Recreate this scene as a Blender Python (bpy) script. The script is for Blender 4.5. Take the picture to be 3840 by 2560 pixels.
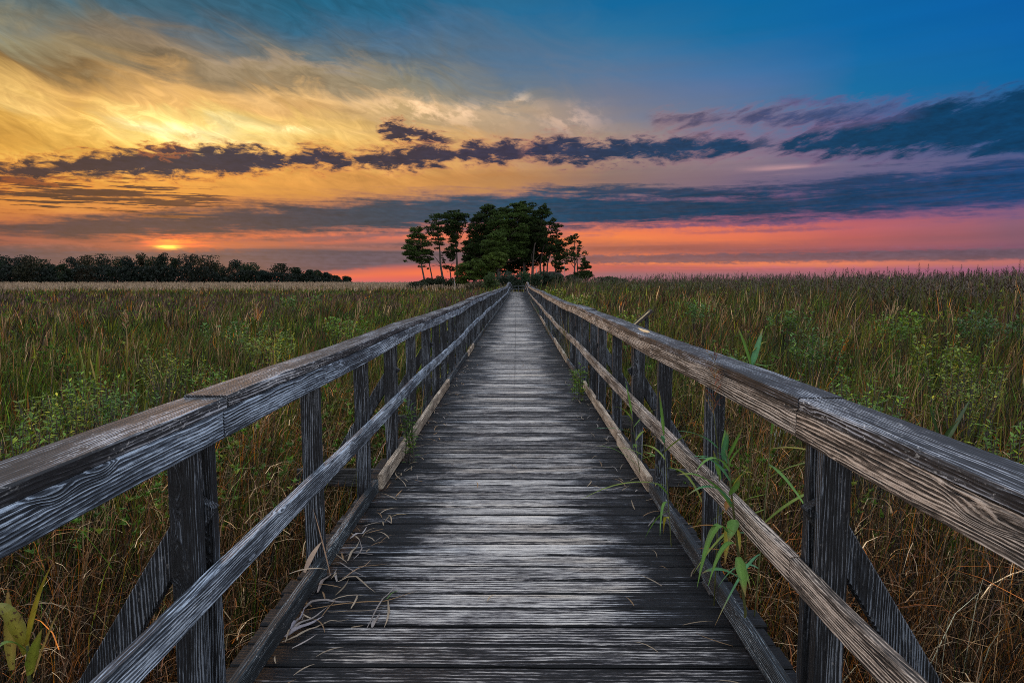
import bpy, math, random
import numpy as np
from mathutils import Vector, Matrix

# ------------------------------------------------------------------ scene, camera, light
for o in list(bpy.data.objects):
    bpy.data.objects.remove(o)
S = bpy.context.scene
COL = S.collection
FPX, CX, CY = 2400.0, 1920.0, 1280.0          # focal length in photo pixels, centre of the frame
PITCH, YAW = math.radians(5.31), math.radians(0.38)
EYE = Vector((0.022, 0.0, 1.42))              # boardwalk: deck top z = 0, runs along +Y
cam = bpy.data.cameras.new('camera')
cam.sensor_width = 36.0
cam.lens = FPX / 3840 * 36.0
cam.clip_start, cam.clip_end = 0.05, 9000
camo = bpy.data.objects.new('camera', cam)
COL.objects.link(camo)
camo.location = EYE
camo.rotation_euler = (math.pi / 2 - PITCH, 0, YAW)
S.camera = camo
S.view_settings.view_transform = 'Standard'
S.view_settings.look = 'None'
S.view_settings.exposure = 0.0
S.view_settings.gamma = 1.0
S.cycles.max_bounces = 6
S.cycles.diffuse_bounces = 3
S.cycles.glossy_bounces = 2
S.cycles.transmission_bounces = 3
S.cycles.transparent_max_bounces = 6
S.cycles.use_denoising = False
S.cycles.pixel_filter_type = 'BLACKMAN_HARRIS'
S.cycles.filter_width = 0.95
S.cycles.sample_clamp_indirect = 4.0

CAMROT = Matrix.Rotation(YAW, 3, 'Z') @ Matrix.Rotation(math.pi / 2 - PITCH, 3, 'X')


def ray(px, py):
    """direction of a point of the 3840 px photograph"""
    return (CAMROT @ Vector(((px - CX) / FPX, -(py - CY) / FPX, -1.0))).normalized()


def at(px, py, depth):
    """world point seen at a photo pixel, at distance `depth` along the boardwalk"""
    d = ray(px, py)
    return EYE + d * ((depth - EYE.y) / d.y)


def on_plane(px, py, z):
    d = ray(px, py)
    return EYE + d * ((z - EYE.z) / d.z)


def azel(px, py):
    d = ray(px, py)
    return math.degrees(math.atan2(d.x, d.y)), math.degrees(math.asin(d.z))


K = 3840 / 2352.0                              # measurements of the sky were taken at 2352 px


def lin(c):
    c = max(c, 1.5) / 255.0
    return c / 12.92 if c <= 0.04045 else ((c + 0.055) / 1.055) ** 2.4


def rgb(r, g, b):
    return (lin(r), lin(g), lin(b), 1.0)


# ------------------------------------------------------------------ node expressions
class Ex:
    """a socket that can be used in arithmetic"""
    def __init__(self, t, s):
        self.t, self.s = t, s

    def _m(self, op, *a):
        n = self.t.nodes.new('ShaderNodeMath')
        n.operation = op
        for i, v in enumerate((self,) + a):
            if isinstance(v, Ex):
                self.t.links.new(v.s, n.inputs[i])
            else:
                n.inputs[i].default_value = v
        return Ex(self.t, n.outputs[0])

    def __add__(self, o): return self._m('ADD', o)
    __radd__ = __add__
    def __sub__(self, o): return self._m('SUBTRACT', o)
    def __rsub__(self, o): return (self * -1.0) + o
    def __mul__(self, o): return self._m('MULTIPLY', o)
    __rmul__ = __mul__
    def __truediv__(self, o): return self._m('DIVIDE', o)
    def __pow__(self, o): return self._m('POWER', o)
    def abs(self): return self._m('ABSOLUTE')
    def max(self, o): return self._m('MAXIMUM', o)
    def min(self, o): return self._m('MINIMUM', o)

    def sstep(self, a, b, lo=0.0, hi=1.0, kind='SMOOTHSTEP'):
        n = self.t.nodes.new('ShaderNodeMapRange')
        n.interpolation_type = kind
        n.clamp = True
        self.t.links.new(self.s, n.inputs['Value'])
        for k, v in (('From Min', a), ('From Max', b), ('To Min', lo), ('To Max', hi)):
            if isinstance(v, Ex):
                self.t.links.new(v.s, n.inputs[k])
            else:
                n.inputs[k].default_value = v
        return Ex(self.t, n.outputs['Result'])

    def lstep(self, a, b, lo=0.0, hi=1.0):
        return self.sstep(a, b, lo, hi, 'LINEAR')


def vec(t, x, y, z=0.0):
    n = t.nodes.new('ShaderNodeCombineXYZ')
    for i, v in enumerate((x, y, z)):
        if isinstance(v, Ex):
            t.links.new(v.s, n.inputs[i])
        else:
            n.inputs[i].default_value = v
    return Ex(t, n.outputs[0])


def sep(t, v):
    n = t.nodes.new('ShaderNodeSeparateXYZ')
    t.links.new(v.s, n.inputs[0])
    return tuple(Ex(t, o) for o in n.outputs)


def noise(t, v, scale=1.0, detail=4.0, rough=0.55, dims='3D', dist=0.0):
    detail = min(detail, 6.0)
    n = t.nodes.new('ShaderNodeTexNoise')
    n.noise_dimensions = dims
    t.links.new(v.s, n.inputs['Vector'])
    n.inputs['Scale'].default_value = scale
    n.inputs['Detail'].default_value = detail
    n.inputs['Roughness'].default_value = rough
    n.inputs['Distortion'].default_value = dist
    return Ex(t, n.outputs['Fac'])


def ramp(t, f, stops, interp='LINEAR'):
    n = t.nodes.new('ShaderNodeValToRGB')
    t.links.new(f.s, n.inputs[0])
    r = n.color_ramp
    r.interpolation = interp
    stops = sorted(stops, key=lambda s: s[0])
    r.elements[0].position, r.elements[0].color = stops[0][0], stops[0][1]
    r.elements[1].position, r.elements[1].color = stops[-1][0], stops[-1][1]
    for p, c in stops[1:-1]:
        e = r.elements.new(p)
        e.color = c
    return Ex(t, n.outputs[0])


def mix(t, f, a, b, mode='MIX'):
    n = t.nodes.new('ShaderNodeMix')
    n.data_type = 'RGBA'
    n.blend_type = mode
    n.clamp_factor = True
    for i, v in ((0, f), (6, a), (7, b)):
        if isinstance(v, Ex):
            t.links.new(v.s, n.inputs[i])
        else:
            n.inputs[i].default_value = v
    return Ex(t, n.outputs[2])


def scale_rgb(t, c, f):
    n = t.nodes.new('ShaderNodeVectorMath')
    n.operation = 'SCALE'
    t.links.new(c.s, n.inputs[0])
    if isinstance(f, Ex):
        t.links.new(f.s, n.inputs['Scale'])
    else:
        n.inputs['Scale'].default_value = f
    return Ex(t, n.outputs[0])


def add_rgb(t, a, b):
    n = t.nodes.new('ShaderNodeVectorMath')
    n.operation = 'ADD'
    t.links.new(a.s, n.inputs[0])
    t.links.new(b.s, n.inputs[1])
    return Ex(t, n.outputs[0])


# ------------------------------------------------------------------ the evening sky (world)
SUN_AZ, SUN_EL = azel(640, 921)
W = bpy.data.worlds.new('World')
S.world = W
W.use_nodes = True
t = W.node_tree
t.nodes.clear()
tc = t.nodes.new('ShaderNodeTexCoord')
DIR = Ex(t, tc.outputs['Generated'])
dx, dy, dz = sep(t, DIR)
AZ = dx._m('ARCTAN2', dy) * (180 / math.pi)
EL = dz._m('ARCSINE') * (180 / math.pi)

cols = {
 0: [(0, 95, 112, 114), (50, 140, 138, 118), (75, 150, 142, 112), (109, 132, 118, 88), (140, 140, 108, 64), (191, 228, 182, 104), (219, 250, 205, 120), (260, 225, 170, 75), (300, 200, 145, 60), (328, 212, 152, 60), (355, 240, 180, 80), (410, 235, 160, 65), (440, 226, 146, 60), (480, 215, 130, 65), (510, 200, 120, 66), (545, 165, 100, 80), (570, 120, 82, 84), (600, 92, 82, 94), (645, 96, 84, 98)],
 200: [(0, 70, 105, 120), (50, 112, 118, 112), (85, 124, 114, 98), (130, 158, 138, 102), (170, 135, 108, 72), (210, 205, 155, 88), (250, 230, 175, 90), (290, 240, 190, 95), (330, 222, 166, 72), (370, 252, 202, 98), (410, 236, 162, 66), (450, 226, 146, 62), (490, 226, 146, 74), (520, 205, 126, 74), (550, 168, 94, 78), (575, 118, 80, 84), (600, 92, 84, 98), (645, 92, 84, 104)],
 390: [(0, 55, 95, 115), (40, 76, 102, 118), (80, 126, 116, 104), (120, 158, 136, 108), (150, 128, 110, 86), (190, 222, 172, 106), (230, 242, 188, 110), (262, 255, 220, 130), (288, 255, 244, 180), (320, 255, 226, 130), (350, 255, 225, 115), (400, 240, 165, 70), (450, 228, 148, 64), (490, 232, 146, 68), (530, 232, 112, 68), (562, 240, 124, 56), (577, 160, 92, 72), (588, 98, 84, 94), (645, 90, 85, 110)],
 700: [(0, 26, 95, 125), (50, 48, 100, 128), (90, 80, 106, 124), (125, 104, 116, 120), (150, 172, 152, 128), (175, 172, 150, 116), (205, 152, 132, 102), (235, 240, 192, 126), (260, 226, 176, 110), (290, 248, 200, 116), (320, 252, 210, 120), (360, 246, 186, 96), (400, 226, 156, 76), (440, 216, 146, 70), (470, 208, 140, 74), (500, 216, 130, 90), (530, 236, 122, 86), (552, 226, 110, 84), (570, 132, 94, 94), (590, 108, 90, 104), (612, 96, 86, 112), (627, 165, 92, 96), (634, 240, 114, 84), (641, 226, 104, 94), (648, 196, 104, 112)],
 930: [(0, 34, 100, 135), (60, 70, 108, 140), (120, 90, 115, 135), (150, 106, 118, 126), (180, 142, 138, 122), (210, 154, 142, 118), (240, 236, 196, 146), (265, 204, 172, 122), (290, 198, 166, 120), (320, 240, 190, 116), (350, 246, 190, 106), (390, 232, 170, 92), (420, 216, 150, 80), (450, 210, 146, 80), (490, 226, 140, 95), (520, 240, 132, 96), (545, 232, 120, 95), (566, 136, 102, 106), (592, 104, 90, 110), (608, 120, 90, 108), (618, 232, 108, 86), (628, 246, 118, 82), (638, 226, 104, 96), (648, 196, 104, 112)],
 1180: [(0, 38, 108, 150), (80, 70, 115, 150), (140, 88, 118, 148), (190, 105, 122, 140), (225, 136, 134, 130), (245, 178, 156, 134), (290, 190, 160, 130), (330, 202, 156, 114), (380, 206, 150, 95), (420, 198, 138, 82), (450, 198, 142, 90), (490, 216, 126, 95), (520, 236, 126, 90), (560, 238, 124, 85), (590, 234, 118, 85), (620, 240, 118, 88), (634, 226, 108, 98), (648, 196, 108, 116)],
 1400: [(0, 12, 105, 158), (80, 45, 115, 160), (130, 75, 120, 160), (190, 105, 122, 150), (240, 120, 125, 145), (280, 142, 134, 140), (320, 168, 145, 130), (380, 152, 126, 115), (420, 146, 116, 110), (450, 150, 118, 118), (490, 195, 106, 102), (516, 246, 126, 80), (548, 252, 138, 80), (562, 224, 124, 84), (572, 196, 112, 88), (584, 232, 124, 84), (596, 250, 138, 88), (612, 240, 132, 90), (618, 190, 110, 102), (630, 158, 110, 116), (648, 168, 114, 128)],
 1680: [(0, 0, 105, 165), (80, 15, 110, 165), (140, 60, 115, 165), (200, 85, 118, 165), (250, 96, 120, 156), (290, 116, 120, 150), (330, 132, 122, 145), (370, 142, 121, 136), (400, 132, 111, 130), (440, 112, 94, 124), (490, 172, 90, 110), (518, 232, 116, 90), (552, 236, 122, 85), (572, 186, 103, 92), (584, 196, 104, 90), (592, 236, 126, 86), (602, 248, 138, 88), (614, 238, 130, 90), (619, 185, 108, 104), (630, 156, 108, 118), (648, 165, 112, 128)],
 2000: [(0, 0, 102, 170), (80, 0, 105, 170), (150, 18, 109, 168), (210, 20, 112, 165), (250, 48, 110, 160), (300, 70, 100, 150), (350, 92, 101, 140), (380, 112, 105, 140), (420, 92, 90, 130), (455, 112, 80, 120), (490, 166, 90, 115), (520, 196, 100, 105), (550, 190, 98, 96), (575, 168, 94, 100), (585, 176, 98, 102), (591, 205, 112, 98), (602, 232, 132, 100), (614, 214, 122, 102), (622, 168, 106, 114), (645, 150, 106, 124)],
 2352: [(0, 0, 95, 170), (80, 0, 98, 170), (150, 0, 102, 168), (210, 0, 105, 165), (260, 6, 100, 155), (330, 60, 86, 135), (370, 92, 95, 140), (420, 72, 76, 125), (450, 122, 84, 126), (480, 146, 96, 126), (520, 142, 96, 116), (550, 138, 92, 110), (575, 126, 88, 110), (588, 150, 96, 108), (602, 192, 114, 112), (614, 172, 110, 116), (645, 140, 100, 130)],
}
ELMAX = 30.0
# wind-drawn streaks: bend where the gradient is looked up
cir = AZ.sstep(6.0, -16.0) * EL.sstep(5.5, 10.0)           # where the high cirrus lies
s_along = AZ * 0.045 - EL * 0.02
s_cross = EL * 0.30 + AZ * 0.105
n_str = noise(t, vec(t, s_along * 2.4 + 3.1, s_cross * 1.1), 1.0, 7, dims='2D', rough=0.60, dist=0.7)
n_fin = noise(t, vec(t, s_along * 7.0 + 15.4, s_cross * 3.4), 1.0, 8, dims='2D', rough=0.66, dist=0.8)
n_wis = noise(t, vec(t, AZ * 0.30 + EL * 0.25 + 1.0, EL * 0.9 + AZ * 0.12), 1.0, 5, dims='2D', rough=0.6, dist=0.8)
n_hor = noise(t, vec(t, AZ * 0.035 + 1.7, EL * 0.75), 1.0, 6, dims='2D', rough=0.55)
warp = (n_str - 0.5) * 4.8 * EL.sstep(3.5, 13.0) * AZ.sstep(14.0, -2.0, 0.18, 1.0) \
     + (n_hor - 0.5) * 1.5 * EL.sstep(0.2, 4.0, 0.25, 1.0)
ELW = EL + warp
AZW = AZ + (noise(t, vec(t, AZ * 0.09 + 5.0, EL * 0.25), 1.0, 3, dims='2D', rough=0.6) - 0.5) * 6.0
sky = None
prev = None
for dxp in sorted(cols):
    az0 = azel(dxp * K, 500)[0]
    stops = [(azel(dxp * K, y * K)[1] / ELMAX, rgb(r, g, b)) for (y, r, g, b) in cols[dxp]]
    c = ramp(t, ELW / ELMAX, stops)
    sky = c if sky is None else mix(t, AZW.lstep(prev, az0), sky, c)
    prev = az0
# cirrus texture: brighter and darker filaments
fil = (n_fin - 0.5) * 0.80 * cir + (n_str - 0.5) * 0.55 * cir + (n_wis - 0.5) * 0.35 * cir + (n_hor - 0.5) * 0.16
sky = scale_rgb(t, sky, fil + 1.0)


def spot(px, py, rx, ry):
    """soft ellipse round a direction (radii in degrees)"""
    a, e = azel(px, py)
    q = ((AZ - a) / rx) ** 2.0 + ((EL - e) / ry) ** 2.0
    return (q * -1.0)._m('EXPONENT')


def add_glow(sky, px, py, rx, ry, col, amt, tex=None):
    g = spot(px, py, rx, ry) * amt
    if tex is not None:
        g = g * tex
    c = t.nodes.new('ShaderNodeRGB')
    c.outputs[0].default_value = col
    return add_rgb(t, sky, scale_rgb(t, Ex(t, c.outputs[0]), g))


# sunlit cirrus puffs
puff = n_fin.sstep(0.46, 0.66)
n_puf = noise(t, vec(t, AZ * 0.42 - EL * 0.2 + 2.2, EL * 0.8 + AZ * 0.25), 1.0, 7, dims='2D', rough=0.6).sstep(0.44, 0.66)
sky = add_glow(sky, 560, 470, 6.5, 1.3, rgb(255, 225, 150), 0.28, puff + 0.3)
sky = add_glow(sky, 1545, 405, 2.6, 0.9, rgb(235, 190, 150), 0.42, n_puf)
sky = add_glow(sky, 1700, 430, 4.2, 1.0, rgb(235, 190, 155), 0.42, n_puf)
sky = add_glow(sky, 1955, 380, 0.9, 0.7, rgb(225, 195, 165), 0.40, n_puf)
sky = add_glow(sky, 2140, 450, 2.6, 1.0, rgb(225, 180, 150), 0.38, n_puf)
sky = add_glow(sky, 2260, 560, 4.6, 0.9, rgb(225, 170, 140), 0.26, n_puf)
sky = add_glow(sky, 2940, 635, 2.6, 0.32, rgb(235, 165, 135), 0.50, n_hor.sstep(0.3, 0.6))
sky = add_glow(sky, 1110, 485, 2.4, 0.26, rgb(255, 240, 200), 0.35, puff + 0.3)
# the light column above the sun
sky = add_glow(sky, 640, 560, 12.0, 4.2, rgb(255, 205, 95), 0.10)

darkcol = [(0, 62, 46, 54), (160, 56, 44, 56), (400, 46, 46, 66), (660, 44, 46, 70), (900, 52, 48, 66), (1180, 50, 50, 78), (1450, 34, 58, 92), (1700, 18, 62, 100), (2000, 0, 60, 98), (2352, 0, 62, 104)]
lowcol = [(0, 78, 62, 74), (300, 64, 56, 72), (560, 54, 56, 74), (860, 46, 66, 86), (1180, 24, 74, 106), (1350, 0, 62, 96), (1680, 10, 58, 92), (2000, 14, 60, 102), (2352, 12, 66, 116)]
edgecol = [(0, 205, 100, 40), (600, 235, 135, 60), (1100, 200, 130, 100), (1450, 150, 110, 120), (1750, 150, 95, 125), (2352, 40, 85, 140)]


def az_ramp(stops):
    return ramp(t, AZ.lstep(-40.0, 40.0), [((azel(x * K, 550)[0] + 40) / 80, rgb(r, g, b)) for x, r, g, b in stops])


DARK, LOW, EDGE = az_ramp(darkcol), az_ramp(lowcol), az_ramp(edgecol)


def bank(sky, pts, body, nz, amp, soft, edge=None, opac=0.95):
    """a cloud bank along a line of points (x, y, half thickness, presence), all measured at 2352 px"""
    st = []
    for x, y, h, p in pts:
        a, e = azel(x * K, y * K)
        e2 = azel(x * K, (y - h) * K)[1]
        st.append(((a + 60) / 120, (e / 25.0, (e2 - e) / 5.0, p, 1.0)))
    c = ramp(t, AZ.lstep(-60.0, 60.0), st)
    ce, th, pr = sep(t, c)
    d = th * 6.2 + 0.04 - (EL - ce * 25.0).abs() + (nz - 0.5) * amp + (n_hf - 0.5) * (0.45 + amp * 0.12)
    m = d.sstep(-soft * 1.5, soft * 1.9) * pr.sstep(0.02, 0.5)
    if edge is not None:
        sky = mix(t, d.sstep(-soft * 3.4, soft * 0.2) * pr.sstep(0.05, 0.6) * 0.5, sky, edge)
    body = scale_rgb(t, body, (n_hf - 0.5) * 0.7 - (nz - 0.5) * 0.7 + 0.98)
    return mix(t, m * opac, sky, body)


n_hf = noise(t, vec(t, AZ * 1.15 + EL * 0.5 + 3.0, EL * 3.6), 1.0, 4, dims='2D', rough=0.62)
n_cum = noise(t, vec(t, AZ * 0.62 + 11.0, EL * 1.7), 1.0, 8, dims='2D', rough=0.63, dist=0.35)
n_dia = noise(t, vec(t, AZ * 0.40 - EL * 0.35 + 4.0, EL * 1.25 - AZ * 0.22), 1.0, 8, dims='2D', rough=0.60, dist=0.2)
n_lay = noise(t, vec(t, AZ * 0.16 + 21.0, EL * 1.9), 1.0, 8, dims='2D', rough=0.62, dist=0.25)
n_fla = noise(t, vec(t, AZ * 0.05 + 31.0, EL * 2.1), 1.0, 6, dims='2D', rough=0.55)

# faint flat streaks low over the horizon
sky = bank(sky, [(-200, 575, 20, .9), (0, 572, 18, .9), (300, 560, 10, .8), (420, 545, 2, .1)], az_ramp([(0, 92, 76, 86), (300, 100, 72, 80), (500, 110, 74, 80)]), n_lay, 1.6, 0.22, None, 0.8)
sky = bank(sky, [(440, 553, 1, .1), (620, 550, 4, .9), (760, 546, 5, .9), (950, 536, 3, .7), (1040, 533, 1, .1)], az_ramp([(500, 130, 82, 88), (950, 120, 92, 104)]), n_lay, 0.5, 0.12, None, 0.85)
sky = bank(sky, [(540, 572, 2, .1), (720, 570, 6, .9), (930, 566, 5, .9), (1100, 562, 2, .1)], az_ramp([(500, 112, 84, 92), (950, 118, 92, 104)]), n_lay, 0.45, 0.10, None, 0.85)
sky = bank(sky, [(1180, 572, 6, .4), (1360, 572, 8, .9), (1600, 574, 6, .8), (2000, 574, 7, .6), (2352, 574, 7, .6)], az_ramp([(1300, 165, 100, 88), (1700, 150, 90, 92), (2352, 140, 84, 112)]), n_fla, 0.5, 0.22, None, 0.7)
sky = bank(sky, [(1180, 612, 4, .3), (1360, 612, 5, .8), (1600, 615, 4, .7), (2000, 618, 6, .6), (2352, 620, 8, .6)], az_ramp([(1300, 190, 98, 98), (1700, 190, 102, 116), (2352, 150, 92, 130)]), n_fla, 0.4, 0.18, None, 0.7)
sky = bank(sky, [(1440, 522, 1, .1), (1560, 519, 3, .9), (1720, 513, 4, .9), (1900, 505, 2, .6), (2000, 503, 1, .1)], az_ramp([(1450, 150, 84, 100), (1900, 110, 78, 118)]), n_lay, 0.3, 0.09, None, 0.85)
sky = bank(sky, [(1540, 537, 1, .1), (1700, 532, 2, .7), (1850, 527, 2, .5), (2000, 524, 1, .1)], az_ramp([(1500, 178, 96, 98), (1900, 130, 86, 118)]), n_lay, 0.35, 0.10, None, 0.7)
# sun low behind the streaks
n_bar = noise(t, vec(t, AZ * 0.20 + 2.0, EL * 4.2 - AZ * 0.12), 1.0, 5, dims='2D', rough=0.6).sstep(0.43, 0.56)
sky = add_glow(sky, 640, 915, 6.0, 1.1, rgb(255, 90, 20), 0.15, n_lay.sstep(0.25, 0.6, 0.5, 1.0))  # the near-black tone puts shade between the stalks into blade colour
sky = add_glow(sky, 645, 905, 2.0, 0.55, rgb(255, 96, 10), 1.5, n_bar)
sky = add_glow(sky, 632, 927, 0.75, 0.17, rgb(255, 215, 70), 2.2, n_bar * 0.5 + 0.5)
sky = add_glow(sky, 640, 902, 1.2, 0.13, rgb(255, 190, 50), 1.0, n_bar)
sky = add_glow(sky, 780, 890, 2.4, 0.12, rgb(255, 95, 30), 0.8, n_bar)
sky = add_glow(sky, 560, 878, 2.6, 0.14, rgb(255, 110, 35), 0.7, n_bar)
sky = bank(sky, [(240, 592, 6, .5), (340, 587, 5, 1), (420, 586, 5, 1), (520, 590, 6, .8), (620, 592, 8, .4)], az_ramp([(0, 96, 80, 88), (390, 108, 84, 86), (800, 100, 86, 100)]), n_lay, 0.4, 0.09, None, 0.9)
sky = bank(sky, [(-200, 612, 30, 1), (0, 612, 28, 1), (390, 606, 24, 1), (620, 603, 24, 1), (820, 596, 17, 1), (960, 590, 12, .8), (1060, 586, 6, .6), (1120, 584, 2, .1)], az_ramp([(0, 84, 77, 92), (390, 86, 77, 92), (800, 84, 78, 97), (1100, 118, 96, 106)]), n_fla, 0.55, 0.14, None, 0.985)
# long low bank
sky = bank(sky, [(-200, 535, 6, .8), (0, 530, 10, .8), (120, 525, 17, 1), (300, 518, 23, 1), (500, 508, 27, 1), (700, 503, 28, 1), (900, 490, 29, 1), (1060, 484, 28, 1), (1250, 485, 31, 1), (1450, 484, 25, 1), (1700, 476, 20, 1), (1950, 462, 22, 1), (2200, 440, 30, 1), (2352, 430, 32, 1), (2600, 420, 34, 1)], LOW, n_lay, 2.1, 0.30, az_ramp([(0, 180, 90, 70), (600, 190, 110, 80), (1000, 150, 100, 110), (1500, 130, 90, 125), (2352, 80, 80, 135)]), 0.985)
sky = bank(sky, [(1180, 450, 2, .1), (1260, 447, 9, .9), (1400, 440, 11, .9), (1560, 443, 10, .8), (1700, 440, 8, .6), (1850, 436, 10, .5), (2000, 420, 13, .7), (2200, 402, 15, .9), (2352, 392, 18, 1), (2600, 380, 20, 1)], LOW, n_lay, 2.8, 0.30, None, 0.88)
# brown streaks on the left
sky = bank(sky, [(-200, 440, 10, .9), (0, 445, 17, 1), (150, 440, 17, 1), (300, 452, 17, 1), (420, 458, 13, .9), (500, 462, 4, .4), (560, 465, 1, .1)], az_ramp([(0, 58, 40, 46), (300, 64, 44, 50), (520, 96, 62, 58)]), n_lay * 0.60 + n_bar * 0.36, 3.4, 0.18, az_ramp([(0, 190, 105, 50), (500, 205, 125, 60)]), 0.92)
# the cumulus line
sky = bank(sky, [(-200, 405, 13, 1), (0, 394, 15, 1), (120, 388, 15, 1), (250, 378, 21, 1), (400, 371, 26, 1), (560, 369, 24, 1), (640, 371, 16, 1), (668, 371, 3, .6), (690, 362, 13, 1), (740, 362, 18, 1), (795, 372, 9, .9), (806, 370, 2, .3), (835, 366, 13, 1), (920, 366, 18, 1), (985, 352, 21, 1), (1035, 358, 13, .9), (1048, 356, 4, .4), (1065, 352, 16, 1), (1120, 350, 18, 1), (1185, 348, 15, .9), (1215, 345, 15, 1), (1240, 345, 3, .1)], DARK, n_cum, 2.6, 0.21, EDGE, 0.985)
n_mix = n_cum * AZ.sstep(22.0, 8.0) + n_dia * AZ.sstep(8.0, 22.0)
sky = bank(sky, [(1190, 345, 3, .1), (1230, 345, 16, 1), (1300, 342, 23, 1), (1360, 352, 17, .9), (1450, 345, 16, 1), (1550, 342, 18, 1), (1680, 332, 15, .9), (1720, 335, 8, .4), (1780, 335, 6, .3), (1850, 330, 17, .9), (1980, 316, 30, 1), (2100, 302, 42, 1), (2230, 286, 47, 1), (2352, 280, 54, 1), (2600, 265, 55, 1)], DARK, n_mix, 2.9, 0.26, EDGE, 0.985)
sky = bank(sky, [(860, 300, 2, .05), (880, 301, 11, .9), (930, 302, 15, 1), (965, 308, 8, .8), (985, 316, 3, .6), (1020, 318, 2, .4), (1060, 328, 1, .05)], DARK, n_cum, 2.6, 0.15, EDGE, 0.97)
sky = bank(sky, [(300, 341, 1, .05), (330, 343, 3, .8), (380, 350, 4, .8), (420, 346, 3, .7), (450, 350, 1, .05)], DARK, n_cum, 2.0, 0.12, EDGE, 0.9)
sky = bank(sky, [(1480, 275, 2, .05), (1530, 277, 4, .8), (1600, 276, 6, .8), (1650, 275, 3, .4), (1690, 270, 5, .8), (1760, 272, 10, .95), (1830, 265, 8, .8), (1900, 262, 10, .7), (1990, 258, 10, .6), (2080, 255, 4, .3), (2150, 250, 2, .05)], az_ramp([(1480, 95, 84, 108), (1760, 58, 72, 116), (2100, 40, 80, 130)]), n_dia, 2.6, 0.28, az_ramp([(1480, 165, 120, 120), (2100, 110, 90, 140)]), 0.85)
sky = bank(sky, [(1780, 232, 1, .05), (1810, 227, 5, .7), (1860, 232, 5, .6), (1940, 232, 4, .4), (2000, 235, 1, .05)], az_ramp([(1780, 110, 95, 140), (2000, 70, 95, 150)]), n_dia, 1.8, 0.18, None, 0.6)
sky = bank(sky, [(2180, 346, 2, .1), (2260, 344, 8, .9), (2352, 340, 11, .9), (2600, 330, 14, .9)], DARK, n_dia, 1.4, 0.18, None, 0.85)

# the part of the sky behind and above the camera: unseen, brightness raised to light the foreground
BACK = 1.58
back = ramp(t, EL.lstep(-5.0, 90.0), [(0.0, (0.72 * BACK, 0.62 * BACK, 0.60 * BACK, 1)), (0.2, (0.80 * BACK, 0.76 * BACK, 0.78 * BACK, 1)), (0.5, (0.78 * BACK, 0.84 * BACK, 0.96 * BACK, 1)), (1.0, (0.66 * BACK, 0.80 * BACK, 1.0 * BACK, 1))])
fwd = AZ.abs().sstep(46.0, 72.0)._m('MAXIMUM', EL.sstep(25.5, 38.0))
# physical twilight sky with the sun at the same place
nish = t.nodes.new('ShaderNodeTexSky')
nish.sky_type = 'NISHITA'
nish.sun_disc = False
nish.sun_elevation = math.radians(SUN_EL)
nish.sun_rotation = math.radians(SUN_AZ)
nish.air_density, nish.dust_density = 1.0, 0.6


def background(col, st):
    n = t.nodes.new('ShaderNodeBackground')
    t.links.new(col.s, n.inputs['Color'])
    n.inputs['Strength'].default_value = st
    return n.outputs[0]


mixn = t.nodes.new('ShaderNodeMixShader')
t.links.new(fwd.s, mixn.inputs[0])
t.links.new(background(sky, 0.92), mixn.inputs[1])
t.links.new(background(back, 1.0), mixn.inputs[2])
addn = t.nodes.new('ShaderNodeAddShader')
t.links.new(mixn.outputs[0], addn.inputs[0])
t.links.new(background(Ex(t, nish.outputs[0]), 0.004), addn.inputs[1])
out = t.nodes.new('ShaderNodeOutputWorld')
t.links.new(addn.outputs[0], out.inputs['Surface'])

W.cycles.sampling_method = 'MANUAL'
W.cycles.sample_map_resolution = 512

sun = bpy.data.lights.new('sun', 'SUN')
sun.energy = 0.72
sun.angle = math.radians(14.0)
sun.color = (1.0, 0.56, 0.27)
suno = bpy.data.objects.new('sun', sun)
COL.objects.link(suno)
sd = ray(640, 921)
suno.rotation_euler = (-sd).to_track_quat('-Z', 'Y').to_euler()
suno.location = (-40, 60, 12)


# ------------------------------------------------------------------ mesh helpers
class Geo:
    """collects polygons (with a colour per vertex) and links them as ONE mesh object"""
    def __init__(self):
        self.v, self.f, self.c = [], [], []
        self.n = 0

    def add(self, verts, faces, col=None, cols=None):
        b = self.n
        self.v.extend(verts)
        self.f.extend([tuple(i + b for i in f) for f in faces])
        self.c.extend(cols or [col or (0.5, 0.5, 0.5)] * len(verts))
        self.n += len(verts)

    def arrays(self, verts, tris, cols):
        """numpy triangles"""
        if not hasattr(self, 'av'):
            self.av, self.at, self.ac, self.an = [], [], [], 0
        self.av.append(verts)
        self.at.append(tris + self.an)
        self.ac.append(cols)
        self.an += len(verts)

    def mesh(self, name):
        me = bpy.data.meshes.new(name)
        if hasattr(self, 'av'):
            V = np.concatenate(self.av).astype(np.float32)
            T = np.concatenate(self.at).astype(np.int32)
            C = np.concatenate(self.ac).astype(np.float32)
            me.vertices.add(len(V))
            me.vertices.foreach_set('co', V.ravel())
            me.loops.add(T.size)
            me.loops.foreach_set('vertex_index', T.ravel())
            me.polygons.add(len(T))
            me.polygons.foreach_set('loop_start', np.arange(0, T.size, 3, dtype=np.int32))
            me.update(calc_edges=True)
            cc = np.ones((len(V), 4), np.float32)
            cc[:, :3] = C
        else:
            me.from_pydata(self.v, [], self.f)
            me.update()
            cc = np.ones((len(self.v), 4), np.float32)
            if self.c:
                cc[:, :3] = np.array(self.c, np.float32)
        a = me.color_attributes.new('Col', 'FLOAT_COLOR', 'POINT')
        a.data.foreach_set('color', cc.ravel())
        return me

    def build(self, name, mat, parent=None, smooth=False, loc=None):
        me = self.mesh(name)
        me.materials.append(mat)
        if smooth:
            me.polygons.foreach_set('use_smooth', np.ones(len(me.polygons), bool))
        return link(name, me, parent, loc)


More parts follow.
